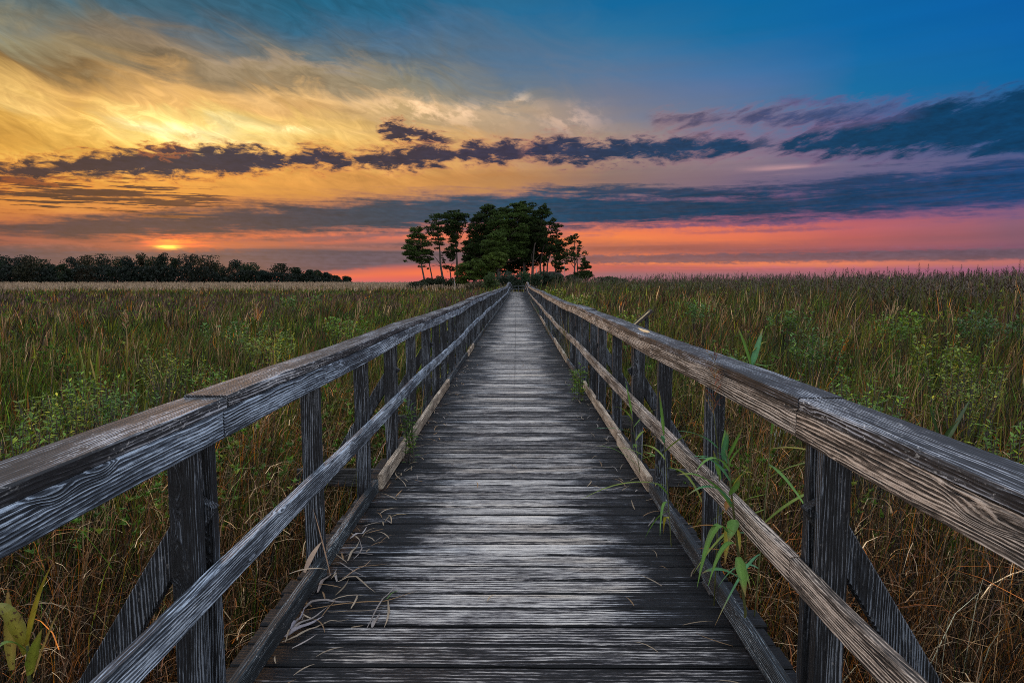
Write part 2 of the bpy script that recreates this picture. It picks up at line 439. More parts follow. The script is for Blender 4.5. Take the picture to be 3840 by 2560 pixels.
def link(name, me, parent=None, loc=None):
    o = bpy.data.objects.new(name, me)
    COL.objects.link(o)
    if parent is not None:
        o.parent = parent
    if loc is not None:
        o.location = loc
    return o


def tag(o, label=None, cat=None, group=None, kind=None):
    for k, v in (('label', label), ('category', cat), ('group', group), ('kind', kind)):
        if v:
            o[k] = v
    return o


def empty(name, loc, label, cat, group=None):
    o = bpy.data.objects.new(name, None)
    COL.objects.link(o)
    o.location = loc
    o.empty_display_size = 0.1
    return tag(o, label, cat, group)


def copy_tree(o, parent=None):
    c = o.copy()
    COL.objects.link(c)
    c.parent = parent
    for ch in list(o.children):
        copy_tree(ch, c)
    return c


def beam(pts, w, h, g, ch=0.005, side='x', col=None, jit=0.0, rng=random):
    """a board with chamfered edges swept along points; w across, h high (for side='x': w along X, h along Z)"""
    prof = []
    a, b, c = w / 2, h / 2, ch
    prof = [(-a + c, -b), (a - c, -b), (a, -b + c), (a, b - c), (a - c, b), (-a + c, b), (-a, b - c), (-a, -b + c)]
    vs = []
    n = len(pts)
    for i, p in enumerate(pts):
        p = Vector(p)
        q = Vector(pts[min(i + 1, n - 1)]) - Vector(pts[max(i - 1, 0)])
        q.normalize()
        if side == 'x':                       # runs mostly along Y
            u = q.cross(Vector((0, 0, 1))).normalized()
            v = u.cross(q).normalized()
        elif side == 'z':                     # runs mostly along Z
            u = Vector((1, 0, 0))
            v = q.cross(u).normalized()
            u = v.cross(q).normalized()
        else:                                 # runs mostly along X
            u = Vector((0, 1, 0))
            v = Vector((0, 0, 1))
        for (x, y) in prof:
            j = (rng.uniform(-jit, jit), rng.uniform(-jit, jit)) if jit else (0, 0)
            vs.append(tuple(p + u * (x + j[0]) + v * (y + j[1])))
    fs = []
    for i in range(n - 1):
        for k in range(8):
            k2 = (k + 1) % 8
            fs.append((i * 8 + k, i * 8 + k2, (i + 1) * 8 + k2, (i + 1) * 8 + k))
    fs.append(tuple(range(7, -1, -1)))
    fs.append(tuple((n - 1) * 8 + k for k in range(8)))
    g.add(vs, fs, col)


# ------------------------------------------------------------------ materials
def new_mat(name):
    m = bpy.data.materials.new(name)
    m.use_nodes = True
    t = m.node_tree
    t.nodes.clear()
    o = t.nodes.new('ShaderNodeOutputMaterial')
    b = t.nodes.new('ShaderNodeBsdfPrincipled')
    t.links.new(b.outputs[0], o.inputs['Surface'])
    return m, t, b


def setc(t, b, key, v):
    if isinstance(v, Ex):
        t.links.new(v.s, b.inputs[key])
    else:
        b.inputs[key].default_value = v


def bump(t, b, h, dist, strength=1.0):
    n = t.nodes.new('ShaderNodeBump')
    n.inputs['Strength'].default_value = strength
    n.inputs['Distance'].default_value = dist
    t.links.new(h.s, n.inputs['Height'])
    t.links.new(n.outputs[0], b.inputs['Normal'])


def objinfo(t):
    n = t.nodes.new('ShaderNodeObjectInfo')
    return Ex(t, n.outputs['Random'])


def wood(name, axis, dark, mid, light, lichen=0.5, warm=0.0, cover=0.0, contrast=1.0, relief=0.008):
    """weathered timber: raised grain along `axis`, dark stains, pale flecks"""
    m, t, b = new_mat(name)
    tc = t.nodes.new('ShaderNodeTexCoord')
    P = sep(t, Ex(t, tc.outputs['Object']))
    rnd = objinfo(t)
    al = P[axis] + rnd * 37.0
    c1, c2 = [P[i] for i in range(3) if i != axis]
    c1 = c1 + rnd * 11.0
    c2 = c2 + rnd * 5.0
    # growth rings bent by slow waves and the odd knot
    bend = (noise(t, vec(t, al * 0.9, c1 * 7.0, c2 * 7.0), 1.0, 3) - 0.5) * 0.055
    kn = noise(t, vec(t, al * 3.2, c1 * 9.0, c2 * 9.0), 1.0, 1).sstep(0.66, 0.80)
    bend = bend + kn * 0.03
    ring = noise(t, vec(t, al * 0.8, (c1 + bend) * 105.0, (c2 + bend) * 105.0), 1.0, 4, 0.66)
    wv = ((c1 + c2 + bend * 1.3) * (2 * math.pi * 105.0) + (ring - 0.5) * 5.0)._m('SINE') * 0.5 + 0.5     # growth rings
    ring = ring * 0.72 + (wv ** 1.6) * 0.27 * noise(t, vec(t, al * 1.7, c1 * 14.0, c2 * 14.0), 1.0, 2).lstep(0.3, 0.65, 0.35, 1.15) + 0.04
    fib = noise(t, vec(t, al * 22.0, (c1 + bend) * 300.0, (c2 + bend) * 300.0), 1.0, 3, 0.65)
    crk = noise(t, vec(t, al * 2.6, (c1 + bend) * 150.0, (c2 + bend) * 150.0 + 9.0), 1.0, 2, 0.5).sstep(0.655, 0.72)
    sta = noise(t, vec(t, al * 2.2, c1 * 10.0, c2 * 10.0), 1.0, 6, 0.66)
    spk = noise(t, vec(t, al * 60.0, c1 * 140.0, c2 * 140.0), 1.0, 2, 0.6)
    g = (ring - 0.5) * 2.6 * contrast + (fib - 0.5) * 1.5 * contrast + (sta - 0.5) * 2.2 - crk * 0.75 - cover + 0.52
    colr = ramp(t, g, [(0.0, dark), (0.35, tuple(dark[i] * 0.55 + mid[i] * 0.45 for i in range(3)) + (1,)), (0.58, mid), (0.86, light), (1.0, tuple(min(1, light[i] * 1.25) for i in range(3)) + (1,))])
    chalk = spk.sstep(0.60, 0.72) * sta.sstep(0.42, 0.66) * lichen
    colr = mix(t, chalk, colr, (0.62, 0.60, 0.57, 1))
    colr = mix(t, kn * 0.7, colr, tuple(dark[i] * 0.8 for i in range(3)) + (1,))
    tint = noise(t, vec(t, al * 0.5, c1 * 3.0, c2 * 3.0), 1.0, 2).sstep(0.35, 0.65)
    colr = mix(t, tint * 0.35, colr, mix(t, 1.0, colr, (1.15, 0.92, 0.74, 1) if warm else (0.80, 0.95, 1.10, 1), 'MULTIPLY'))
    setc(t, b, 'Base Color', colr)
    setc(t, b, 'Roughness', ring.lstep(0.3, 0.7, 0.72, 0.55))
    b.inputs['Specular IOR Level'].default_value = 0.35
    bump(t, b, ring * 1.0 + fib * 0.45 + kn * 0.5 - crk * 1.2, relief, 1.0)
    return m


def C(r, g, b):
    return (r, g, b, 1.0)


M_CAP = wood('weathered_rail_cap', 1, C(.005, .0055, .007), C(.062, .066, .075), C(.29, .30, .325), 0.95, cover=0.28, contrast=1.15, relief=0.0025)
M_RAIL_L = wood('weathered_rail_skylit', 1, C(.012, .017, .024), C(.115, .142, .182), C(.34, .40, .47), 0.25, cover=.02, contrast=1.2)  # blue skylight on the left rail's inner faces is put into the colour
M_RAIL_R = wood('weathered_rail_sunlit', 1, C(.013, .011, .009), C(.17, .14, .115), C(.46, .395, .33), 0.25, warm=1, cover=.03, contrast=1.3)  # warm sunset light on the right rail's inner faces is put into the colour
M_TOE = wood('weathered_toe_board', 1, C(.004, .007, .009), C(.022, .032, .040), C(.15, .185, .205), 0.8, cover=0.24)
M_TOE_NEW = wood('newer_toe_board', 1, C(.06, .045, .033), C(.30, .25, .19), C(.50, .43, .34), 0.05, warm=1, contrast=0.7)
M_POST = wood('weathered_post', 2, C(.003, .004, .0055), C(.026, .032, .040), C(.13, .15, .175), 0.3, cover=0.17, contrast=1.3)
M_BEAM = wood('weathered_beam', 0, C(.006, .006, .006), C(.03, .03, .031), C(.10, .10, .105), 0.2, cover=0.1)


def deck_material():
    m, t, b = new_mat('weathered_deck')
    tc = t.nodes.new('ShaderNodeTexCoord')
    x, y, z = sep(t, Ex(t, tc.outputs['Object']))
    at_ = t.nodes.new('ShaderNodeAttribute')
    at_.attribute_name = 'Col'
    r1, r2, r3 = sep(t, Ex(t, at_.outputs['Color']))
    ap = t.nodes.new('ShaderNodeAttribute')
    ap.attribute_name = 'across'
    r4 = Ex(t, ap.outputs['Fac'])
    xo = x + r1 * 31.0
    bend = (noise(t, vec(t, xo * 1.1, y * 9.0, r1 * 9.0), 1.0, 3) - 0.5) * 0.04
    kn = noise(t, vec(t, xo * 3.0, y * 9.0, r1 * 13.0), 1.0, 1).sstep(0.72, 0.84)
    yy = y + bend + kn * 0.02
    ring = noise(t, vec(t, xo * 1.5, yy * 58.0, r1 * 17.0), 1.0, 4, 0.70)
    wv = ((yy + r1 * 3.0) * (2 * math.pi * 52.0) + (ring - 0.5) * 5.0)._m('SINE') * 0.5 + 0.5
    ring = ring * 0.66 + wv * 0.34 * noise(t, vec(t, xo * 1.4, y * 9.0, r1 * 41.0), 1.0, 2).lstep(0.3, 0.65, 0.3, 1.1) + 0.05
    fib = noise(t, vec(t, xo * 22.0, yy * 260.0, r1 * 23.0), 1.0, 4, 0.7)
    wear_n = noise(t, vec(t, x * 1.6, y * 2.4, 2.0), 1.0, 5, 0.6)
    pat = noise(t, vec(t, xo * 7.0, y * 38.0, r1 * 7.0), 1.0, 6, 0.7)
    crk = noise(t, vec(t, xo * 2.4, yy * 120.0, r1 * 29.0), 1.0, 2, 0.5).sstep(0.64, 0.71)
    lip = r4.sstep(0.050, 0.0665)                 # darker arris along both sides of every plank
    edge = (x.abs() + (wear_n - 0.5) * 0.80 + (r2 - 0.5) * 0.55).sstep(0.40, 0.86)       # 1 = never walked on
    g = (ring - .5) * 1.05 + (fib - .5) * 0.85 + (pat - .5) * 0.95 + 0.572 - edge * 0.40 + (r2 - 0.5) * 0.36 + r3 * 0.25 - crk * 0.28 - lip * 0.26
    colr = ramp(t, g, [(0.0, C(.003, .0035, .0045)), (0.36, C(.006, .0068, .0085)), (0.46, C(.034, .034, .040)), (0.55, C(.14, .137, .145)), (0.66, C(.30, .295, .295)), (0.88, C(.58, .565, .54))])
    tan = noise(t, vec(t, xo * 1.3, y * 6.0, r1 * 3.0), 1.0, 3).sstep(0.48, 0.70)
    colr = mix(t, tan * 0.55 + 0.35, colr, mix(t, 1.0, colr, C(1.10, .97, .82), 'MULTIPLY'))
    colr = mix(t, (1.0 - tan) * edge * 0.6, colr, mix(t, 1.0, colr, C(.72, .92, 1.15), 'MULTIPLY'))
    colr = mix(t, kn * 0.75, colr, C(.02, .017, .014))
    # rows of nails over the stringers
    for nx in (0.0, -0.80, 0.80):
        d = (x - nx).abs() + (wear_n - 0.5) * 0.03
        colr = mix(t, d.sstep(0.014, 0.005) * pat.sstep(0.42, 0.58) * y.sstep(6.0, 13.0, 0.12, 0.7), colr, C(.012, .011, .011))
    setc(t, b, 'Base Color', colr)
    b.inputs['Roughness'].default_value = 0.62
    b.inputs['Specular IOR Level'].default_value = 0.22
    bump(t, b, ring * 1.0 + fib * 0.5 + pat * 0.4 - crk * 1.2, 0.008, 1.0)
    return m


M_DECK = deck_material()


def plain(name, c, rough=0.7, var=0.35, scale=8.0):
    m, t, b = new_mat(name)
    tc = t.nodes.new('ShaderNodeTexCoord')
    n = noise(t, Ex(t, tc.outputs['Object']), scale, 5, 0.6)
    setc(t, b, 'Base Color', mix(t, n.lstep(0.3, 0.7), C(*[v * (1 - var) for v in c]), C(*[min(1, v * (1 + var)) for v in c])))
    b.inputs['Roughness'].default_value = rough
    return m


# ------------------------------------------------------------------ the boardwalk
rw = random.Random(7)
LEN0, LEN1 = -1.6, 84.0


def rise(y):
    """the walk climbs over a crest near its far end"""
    if y < 52:
        return 0.0
    s = min(1, (y - 52) / 15.0)
    up = 0.30 * s * s * (3 - 2 * s)
    if y > 70:
        e = min(1, (y - 70) / 13.0)
        up -= 0.30 * e * e * (3 - 2 * e)
    return up


def wav(y, seed, amp):
    return amp * (math.sin(y * 0.83 + seed) * 0.5 + math.sin(y * 0.31 + seed * 2.7) * 0.8 + math.sin(y * 1.9 + seed * 1.3) * 0.28)


def drift(y):
    return 0.004 * max(0.0, y - 15) ** 1.05 * 0.9 if y > 15 else 0.0


def frange(a, b, near, far):
    ys = [a]
    while ys[-1] < b - 1e-6:
        st = near if ys[-1] < 12 else far
        ys.append(min(b, ys[-1] + st))
    return ys


boardwalk = empty('boardwalk', (0, 0, 0), 'long weathered grey plank boardwalk with railings leading to the pine trees', 'boardwalk')

g = Geo()
across = []
y = LEN0
raised = (14.1, 14.9, 18.2, 21.3, 24.4, 29.0, 31.2, 36.5, 44.0, 47.5, 57.0, 60.0)
while y < LEN1:
    wdt = 0.133 + rw.uniform(-0.004, 0.004)
    up = rw.uniform(-0.0025, 0.0025)
    r3 = 0.0
    if any(abs(y - q) < 0.075 for q in raised):
        up, r3 = 0.016, 0.75  # lighter colour stands in for the light on raised plank edges
    if y > 40 and rw.random() < 0.08:
        up, r3 = 0.010, 0.5
    xa, xb = -1.045 + rw.uniform(-.02, .02), 1.045 + rw.uniform(-.02, .02)
    yaw = rw.uniform(-0.0025, 0.0025)
    cup = rw.uniform(-0.0015, 0.003)
    z = rise(y)
    dxo = drift(y)
    ns = 14 if y < 6 else (6 if y < 20 else 2)
    vs = []
    c = 0.007
    prof = [(0, -0.036), (0, -c), (c, 0), (wdt * 0.5, -cup), (wdt - c, 0), (wdt, -c), (wdt, -0.036)]
    j1 = j2 = 0.0
    for i in range(ns + 1):
        fx = xa + (xb - xa) * i / ns
        if y < 20:
            j1, j2 = rw.uniform(-.0016, .0016), rw.uniform(-.0016, .0016)
        for k, (py, pz) in enumerate(prof):
            vs.append((fx + dxo, y + py + (j1 if k < 3 else j2 if k > 3 else 0) + yaw * fx, z + up + pz + (rw.uniform(-.0008, .0008) if y < 8 else 0)))
    fs = []
    m_ = len(prof)
    for i in range(ns):
        for k in range(m_ - 1):
            fs.append((i * m_ + k, i * m_ + k + 1, (i + 1) * m_ + k + 1, (i + 1) * m_ + k)[::-1])
    fs.append(tuple(range(m_)))
    fs.append(tuple(range(ns * m_ + m_ - 1, ns * m_ - 1, -1)))
    g.add(vs, fs, (rw.random(), rw.random(), r3))
    across += [abs(p - wdt / 2) for _ in range(ns + 1) for p, _z in prof]
    y += wdt + rw.uniform(0.007, 0.0125)
deck = g.build('deck', M_DECK, boardwalk)
da = deck.data.attributes.new('across', 'FLOAT', 'POINT')      # distance from the middle line of the plank
da.data.foreach_set('value', np.array(across, np.float32))

# stringers under the planks
for sx in (-0.86, 0.86):
    g = Geo()
    ys = frange(LEN0, LEN1, 1.0, 2.0)
    beam([(sx + drift(q), q, rise(q) - 0.115) for q in ys], 0.045, 0.14, g)
    g.build('stringer', M_BEAM, boardwalk)

# post positions along the walk, the same on both sides
PY = [0.88, 1.85, 3.0, 4.02, 4.93, 5.98, 6.98, 7.82, 8.73]
while PY[-1] < 82:
    PY.append(PY[-1] + rw.choice((0.92, 1.0, 1.06, 1.0)))
PY = [-0.2] + PY
BRACED = {2, 5, 7}
k = 10
while k < len(PY):
    BRACED.add(k)
    k += rw.choice((2, 3, 3))

pg = Geo()
beam([(0, 0, -1.75), (0, 0, -1.2), (0, 0, -0.6), (0, 0, 0)], 0.089, 0.040, pg, 0.004, 'z', jit=0.0012, rng=rw)
post_me = pg.mesh('post')
post_me.materials.append(M_POST)

railings = {}
for sgn, side, lab in ((-1, 'left', 'left railing, its inner faces blue grey'), (1, 'right', 'right railing, its inner faces warm brown grey')):
    R = bpy.data.objects.new('railing', None)
    COL.objects.link(R)
    R.parent = boardwalk
    R['label'] = lab
    railings[side] = R
    MR = M_RAIL_L if sgn < 0 else M_RAIL_R
    sd_ = 1.7 if sgn < 0 else 4.1

    def X(off, q):
        return sgn * (off + wav(q, sd_, 0.006)) + drift(q)

    def Z(zz, q, a=0.015):
        return zz + rise(q) * 1.15 + wav(q, sd_ * 1.7, a)

    # posts (the far ones together)
    farg = Geo()
    nposts = 0
    for i, py in enumerate(PY):
        for dbl in ((0, 1) if (i in BRACED or rw.random() < .18) else (0,)):
            yy = py + dbl * 0.085
            top = Z(1.018, yy)
            xx = X(0.966 + rw.uniform(-.006, .006), yy)
            if nposts < 62 and yy < 46:
                o = link('post', post_me, R, (xx, yy, top))
                o.rotation_euler = (rw.uniform(-.012, .012), rw.uniform(-.012, .012), rw.uniform(-.05, .05))
                nposts += 1
            else:
                beam([(xx, yy, -0.9), (xx, yy, top)], 0.089, 0.040, farg, 0.003, 'z')
    tag(farg.build('far_post_row', M_POST, R), kind='stuff')
    # braces run from the post down and outwards to an outrigger under the deck
    nb = 0
    for i in sorted(BRACED):
        py = PY[i] + 0.042
        if py > 44:
            break
        bg_ = Geo()
        a = Vector((sgn * 0.93 + drift(py), py, 0.76))
        bb = Vector((sgn * 1.60 + drift(py), py, -0.32))
        beam([tuple(a), tuple(a.lerp(bb, .5)), tuple(bb)], 0.089, 0.038, bg_, 0.004, 'z', jit=.001, rng=rw)
        br = bg_.build('brace', M_POST, R)
        og = Geo()
        beam([(sgn * 0.55 + drift(py), py, -0.13), (sgn * 1.72 + drift(py), py, -0.13)], 0.040, 0.14, og, 0.004, 'y')
        og.build('outrigger', M_BEAM, R)

    def run(name, off, zc, w, h, mat, cuts, gap=0.004, amp=0.015, wob=0.004, off2=None):
        far = Geo()
        cnt = 0
        for a, b_ in zip(cuts[:-1], cuts[1:]):
            ys = frange(a + gap, b_ - gap, 0.17, 0.5)
            o1, o2 = rw.uniform(-.004, .004), rw.uniform(-.004, .004)
            zj = .004 if a < 8 else .011
            z1, z2 = rw.uniform(-zj, zj), rw.uniform(-zj, zj)
            bow = rw.uniform(-wob, wob)
            pts = []
            for q in ys:
                u = (q - a) / max(b_ - a, .01)
                pts.append((X(off + o1 + (o2 - o1) * u, q), q, Z(zc + z1 + (z2 - z1) * u + bow * math.sin(u * math.pi), q, amp)))
            gg = far if (a > 40 or cnt > 40) else Geo()
            beam(pts, w, h, gg, 0.005 if a < 12 else 0.003, 'x', jit=0.0013 if a < 12 else 0.002, rng=rw)
            if gg is not far:
                gg.build(name, mat(a) if callable(mat) else mat, R)
                cnt += 1
        if far.n:
            tag(far.build('far_' + name, mat(60) if callable(mat) else mat, R), kind='stuff')

    def cutlist(first, steps):
        c = [LEN0] + first
        while c[-1] < 82.5:
            c.append(c[-1] + rw.choice(steps))
        c[-1] = 83.2
        return c
    capcuts = cutlist([1.96 if sgn < 0 else 1.92, 6.0 if sgn < 0 else 8.0], (3.0, 4.1, 4.9))
    run('rail_cap', 0.951, 1.040, 0.142, 0.038, M_CAP, capcuts, amp=0.015)
    run('side_rail', 0.899, 0.9775, 0.036, 0.087, MR, cutlist([1.93, 4.10 if sgn > 0 else 4.75, 6.95], (2.0, 3.0, 4.0)), wob=0.004)
    run('middle_rail', 0.900, 0.503, 0.038, 0.088, MR, cutlist([1.94 if sgn > 0 else 1.0, 4.92, 7.7], (2.0, 3.0, 4.0)), wob=0.010)
    # toe boards on the deck; one stretch each side has been replaced with newer timber
    toe = [(LEN0, 4.18, 0), (4.24, 8.55, 1), (8.6, 12.0, 0), (12.05, 13.6, 1), (13.7, 18.0, 0), (18.0, 23.0, 0), (23.1, 28.0, 0), (28.1, 35.0, 0), (35.1, 50.0, 0), (50.1, 66.0, 0)] if sgn < 0 else \
          [(LEN0, 4.14, 0), (4.2, 5.45, 1), (5.5, 8.4, 1), (8.5, 11.0, 0), (11.1, 15.0, 1), (15.1, 20.0, 0), (20.1, 25.0, 1), (25.1, 32.0, 0), (32.1, 46.0, 0)]
    for a, b_, new in toe:
        gg = Geo()
        o1, o2 = rw.uniform(-.006, .006), rw.uniform(-.006, .006)
        hh = 0.102 if new else 0.086
        zl = 0.016
        pts = [(sgn * (0.917 - (0.02 if new and sgn < 0 else 0) + o1 + (o2 - o1) * (q - a) / (b_ - a) + wav(q, sd_ + 3, .005)) + drift(q), q, rise(q) + zl + hh / 2) for q in frange(a, b_, .17, .6)]
        beam(pts, 0.038, hh, gg, 0.005, 'x', jit=0.0015, rng=rw)
        o = gg.build('toe_board', M_TOE_NEW if new else M_TOE, R)
        if new:
            o['label'] = 'paler newer toe board'
        if a < 30:
            for q in frange(max(a, -1.0) + .4, b_ - .2, 1.15, 2.4)[:-1]:
                bk = Geo()
                x0 = sgn * 0.917 + drift(q)
                beam([(x0, q - .06, 0.009), (x0, q + .06, 0.009)], 0.034, 0.016, bk, 0.002, 'x')
                bk.build('spacer_block', M_BEAM, R)

# where the walk turns: a low railing across the far end
R = bpy.data.objects.new('railing', None)
COL.objects.link(R)
R.parent = boardwalk
R['label'] = 'low end railing across the far end of the walk'
for zz in (0.80, 0.42):
    g = Geo()
    beam([(-1.7 + i * 0.35 + drift(88), 88.0 + 0.10 * i, zz - 0.05 + 0.10 * math.sin(i / 12 * math.pi)) for i in range(13)], 0.05, 0.10, g, 0.004, 'y')
    g.build('cross_rail', M_TOE, R)
for i in range(6):
    g = Geo()
    beam([(-1.6 + i * 0.8 + drift(88), 88.05 + .22 * i, -1.0), (-1.6 + i * 0.8 + drift(88), 88.05 + .22 * i, 0.80)], 0.09, 0.09, g, 0.004, 'z')
    g.build('post', M_POST, R)
g = Geo()
for i in range(40):
    beam([(-1.9 + drift(86), 83.9 + i * 0.145, -0.06), (2.6 + drift(86), 83.9 + i * 0.145, -0.06)], 0.138, 0.04, g, 0.003, 'y', (rw.random(), rw.random() * .4, 0))
g.build('landing', M_DECK, boardwalk)

# pale split in the top of the right hand cap
m, t, b = new_mat('split_fresh_wood')
tc = t.nodes.new('ShaderNodeTexCoord')
P3 = sep(t, Ex(t, tc.outputs['Object']))
nn = noise(t, vec(t, P3[0] * 120.0, P3[1] * 6.0, 0.0), 1.0, 3)
setc(t, b, 'Base Color', ramp(t, nn, [(0.3, C(.42, .24, .09)), (0.7, C(.80, .58, .30))]))
b.inputs['Roughness'].default_value = 0.6
M_SPLIT = m


# ------------------------------------------------------------------ plants: materials
def leaf_mat(name, trans=0.35, rough=0.6, spec=0.3, var=0.25):
    """colour comes from the plant itself (one albedo per leaf)"""
    m = bpy.data.materials.new(name)
    m.use_nodes = True
    t = m.node_tree
    t.nodes.clear()
    o = t.nodes.new('ShaderNodeOutputMaterial')
    a = t.nodes.new('ShaderNodeAttribute')
    a.attribute_name = 'Col'
    c = Ex(t, a.outputs['Color'])
    tc = t.nodes.new('ShaderNodeTexCoord')
    n = noise(t, Ex(t, tc.outputs['Object']), 9.0, 3)
    c = scale_rgb(t, c, n.lstep(0.3, 0.7, 1 - var, 1 + var))
    b = t.nodes.new('ShaderNodeBsdfPrincipled')
    setc(t, b, 'Base Color', c)
    b.inputs['Roughness'].default_value = rough
    b.inputs['Specular IOR Level'].default_value = spec
    tr = t.nodes.new('ShaderNodeBsdfTranslucent')
    t.links.new(c.s, tr.inputs['Color'])
    mx = t.nodes.new('ShaderNodeMixShader')
    mx.inputs[0].default_value = trans
    t.links.new(b.outputs[0], mx.inputs[1])
    t.links.new(tr.outputs[0], mx.inputs[2])
    t.links.new(mx.outputs[0], o.inputs['Surface'])
    return m


M_NEEDLE = leaf_mat('pine_needles', 0.15, 0.65, 0.2)
M_LEAF = leaf_mat('leaves', 0.30, 0.55, 0.35)
M_GRASS = leaf_mat('grass_blades', 0.30, 0.6, 0.3, 0.15)
M_STRAW = leaf_mat('dry_straw', 0.10, 0.6, 0.35, 0.3)


def bark(name, c):
    m, t, b = new_mat(name)
    tc = t.nodes.new('ShaderNodeTexCoord')
    P = sep(t, Ex(t, tc.outputs['Object']))
    n = noise(t, vec(t, P[0] * 9.0, P[1] * 9.0, P[2] * 1.6), 1.0, 5, 0.65)
    setc(t, b, 'Base Color', ramp(t, n, [(0.3, C(*[v * .45 for v in c])), (0.7, C(*[v * 1.4 for v in c]))]))
    b.inputs['Roughness'].default_value = 0.9
    bump(t, b, n, 0.04)
    return m


M_BARK = bark('pine_bark', (.060, .046, .040))
M_BARK2 = bark('broadleaf_bark', (.05, .045, .04))
M_SNAG = bark('bare_grey_wood', (.36, .34, .33))
GROUND = -0.78


def limb(g, pts, r0, r1, sides=6, col=None):
    """tapered round limb along points"""
    n = len(pts)
    vs = []
    for i, p in enumerate(pts):
        p = Vector(p)
        q = (Vector(pts[min(i + 1, n - 1)]) - Vector(pts[max(i - 1, 0)])).normalized()
        u = q.orthogonal().normalized()
        w = q.cross(u)
        r = r0 + (r1 - r0) * (i / (n - 1))
        for k in range(sides):
            a = 2 * math.pi * k / sides
            vs.append(tuple(p + u * (math.cos(a) * r) + w * (math.sin(a) * r)))
    fs = []
    for i in range(n - 1):
        for k in range(sides):
            k2 = (k + 1) % sides
            fs.append((i * sides + k, i * sides + k2, (i + 1) * sides + k2, (i + 1) * sides + k))
    fs.append(tuple(range(sides))[::-1])
    fs.append(tuple((n - 1) * sides + k for k in range(sides)))
    g.add(vs, fs, col)


rt = np.random.default_rng(11)


def tufts(g, centres, size, cols, per=7, flat=0.5, slim=0.30):
    """needle or leaf tufts: `per` slim triangles bristling from each centre"""
    n = len(centres)
    c = np.repeat(centres, per, 0)
    s = np.repeat(size, per)
    d = rt.normal(size=(n * per, 3))
    d[:, 2] = np.abs(d[:, 2]) * flat + 0.15
    d /= np.linalg.norm(d, axis=1, keepdims=True)
    r = rt.normal(size=(n * per, 3))
    p = np.cross(d, r)
    p /= np.linalg.norm(p, axis=1, keepdims=True) + 1e-6
    L = s * rt.uniform(0.6, 1.15, n * per)
    Wd = L * slim
    V = np.empty((n * per, 3, 3))
    V[:, 0] = c + d * L[:, None]
    V[:, 1] = c - d * (L * .25)[:, None] + p * Wd[:, None]
    V[:, 2] = c - d * (L * .25)[:, None] - p * Wd[:, None]
    col = np.repeat(cols, per, 0) * rt.uniform(0.75, 1.3, (n * per, 1))
    g.arrays(V.reshape(-1, 3), np.arange(n * per * 3).reshape(-1, 3), np.repeat(col, 3, 0))


def crown_pads(g, pads, tone, tuft=0.25, dens=1.0, warm=0.0):
    """a crown made of flattish pads (x, y, z, rx, ry, rz)"""
    for (x, y, z, rx, ry, rz) in pads:
        n = max(8, int(dens * 66 * (rx * ry) ** 0.75))
        p = rt.normal(size=(n, 3))
        p /= np.linalg.norm(p, axis=1, keepdims=True)
        p *= rt.uniform(0.25, 1.0, (n, 1)) ** 0.5
        lum = 0.62 + 0.75 * rt.random()
        cen = np.array([x, y, z]) + p * np.array([rx, ry, rz])
        c = np.array(tone) * lum * rt.uniform(0.7, 1.35, (n, 1))
        c = c + np.array([0.018, 0.010, 0.0]) * (rt.random((n, 1)) < warm)
        tufts(g, cen, np.full(n, tuft) * rt.uniform(.7, 1.2, n), c)


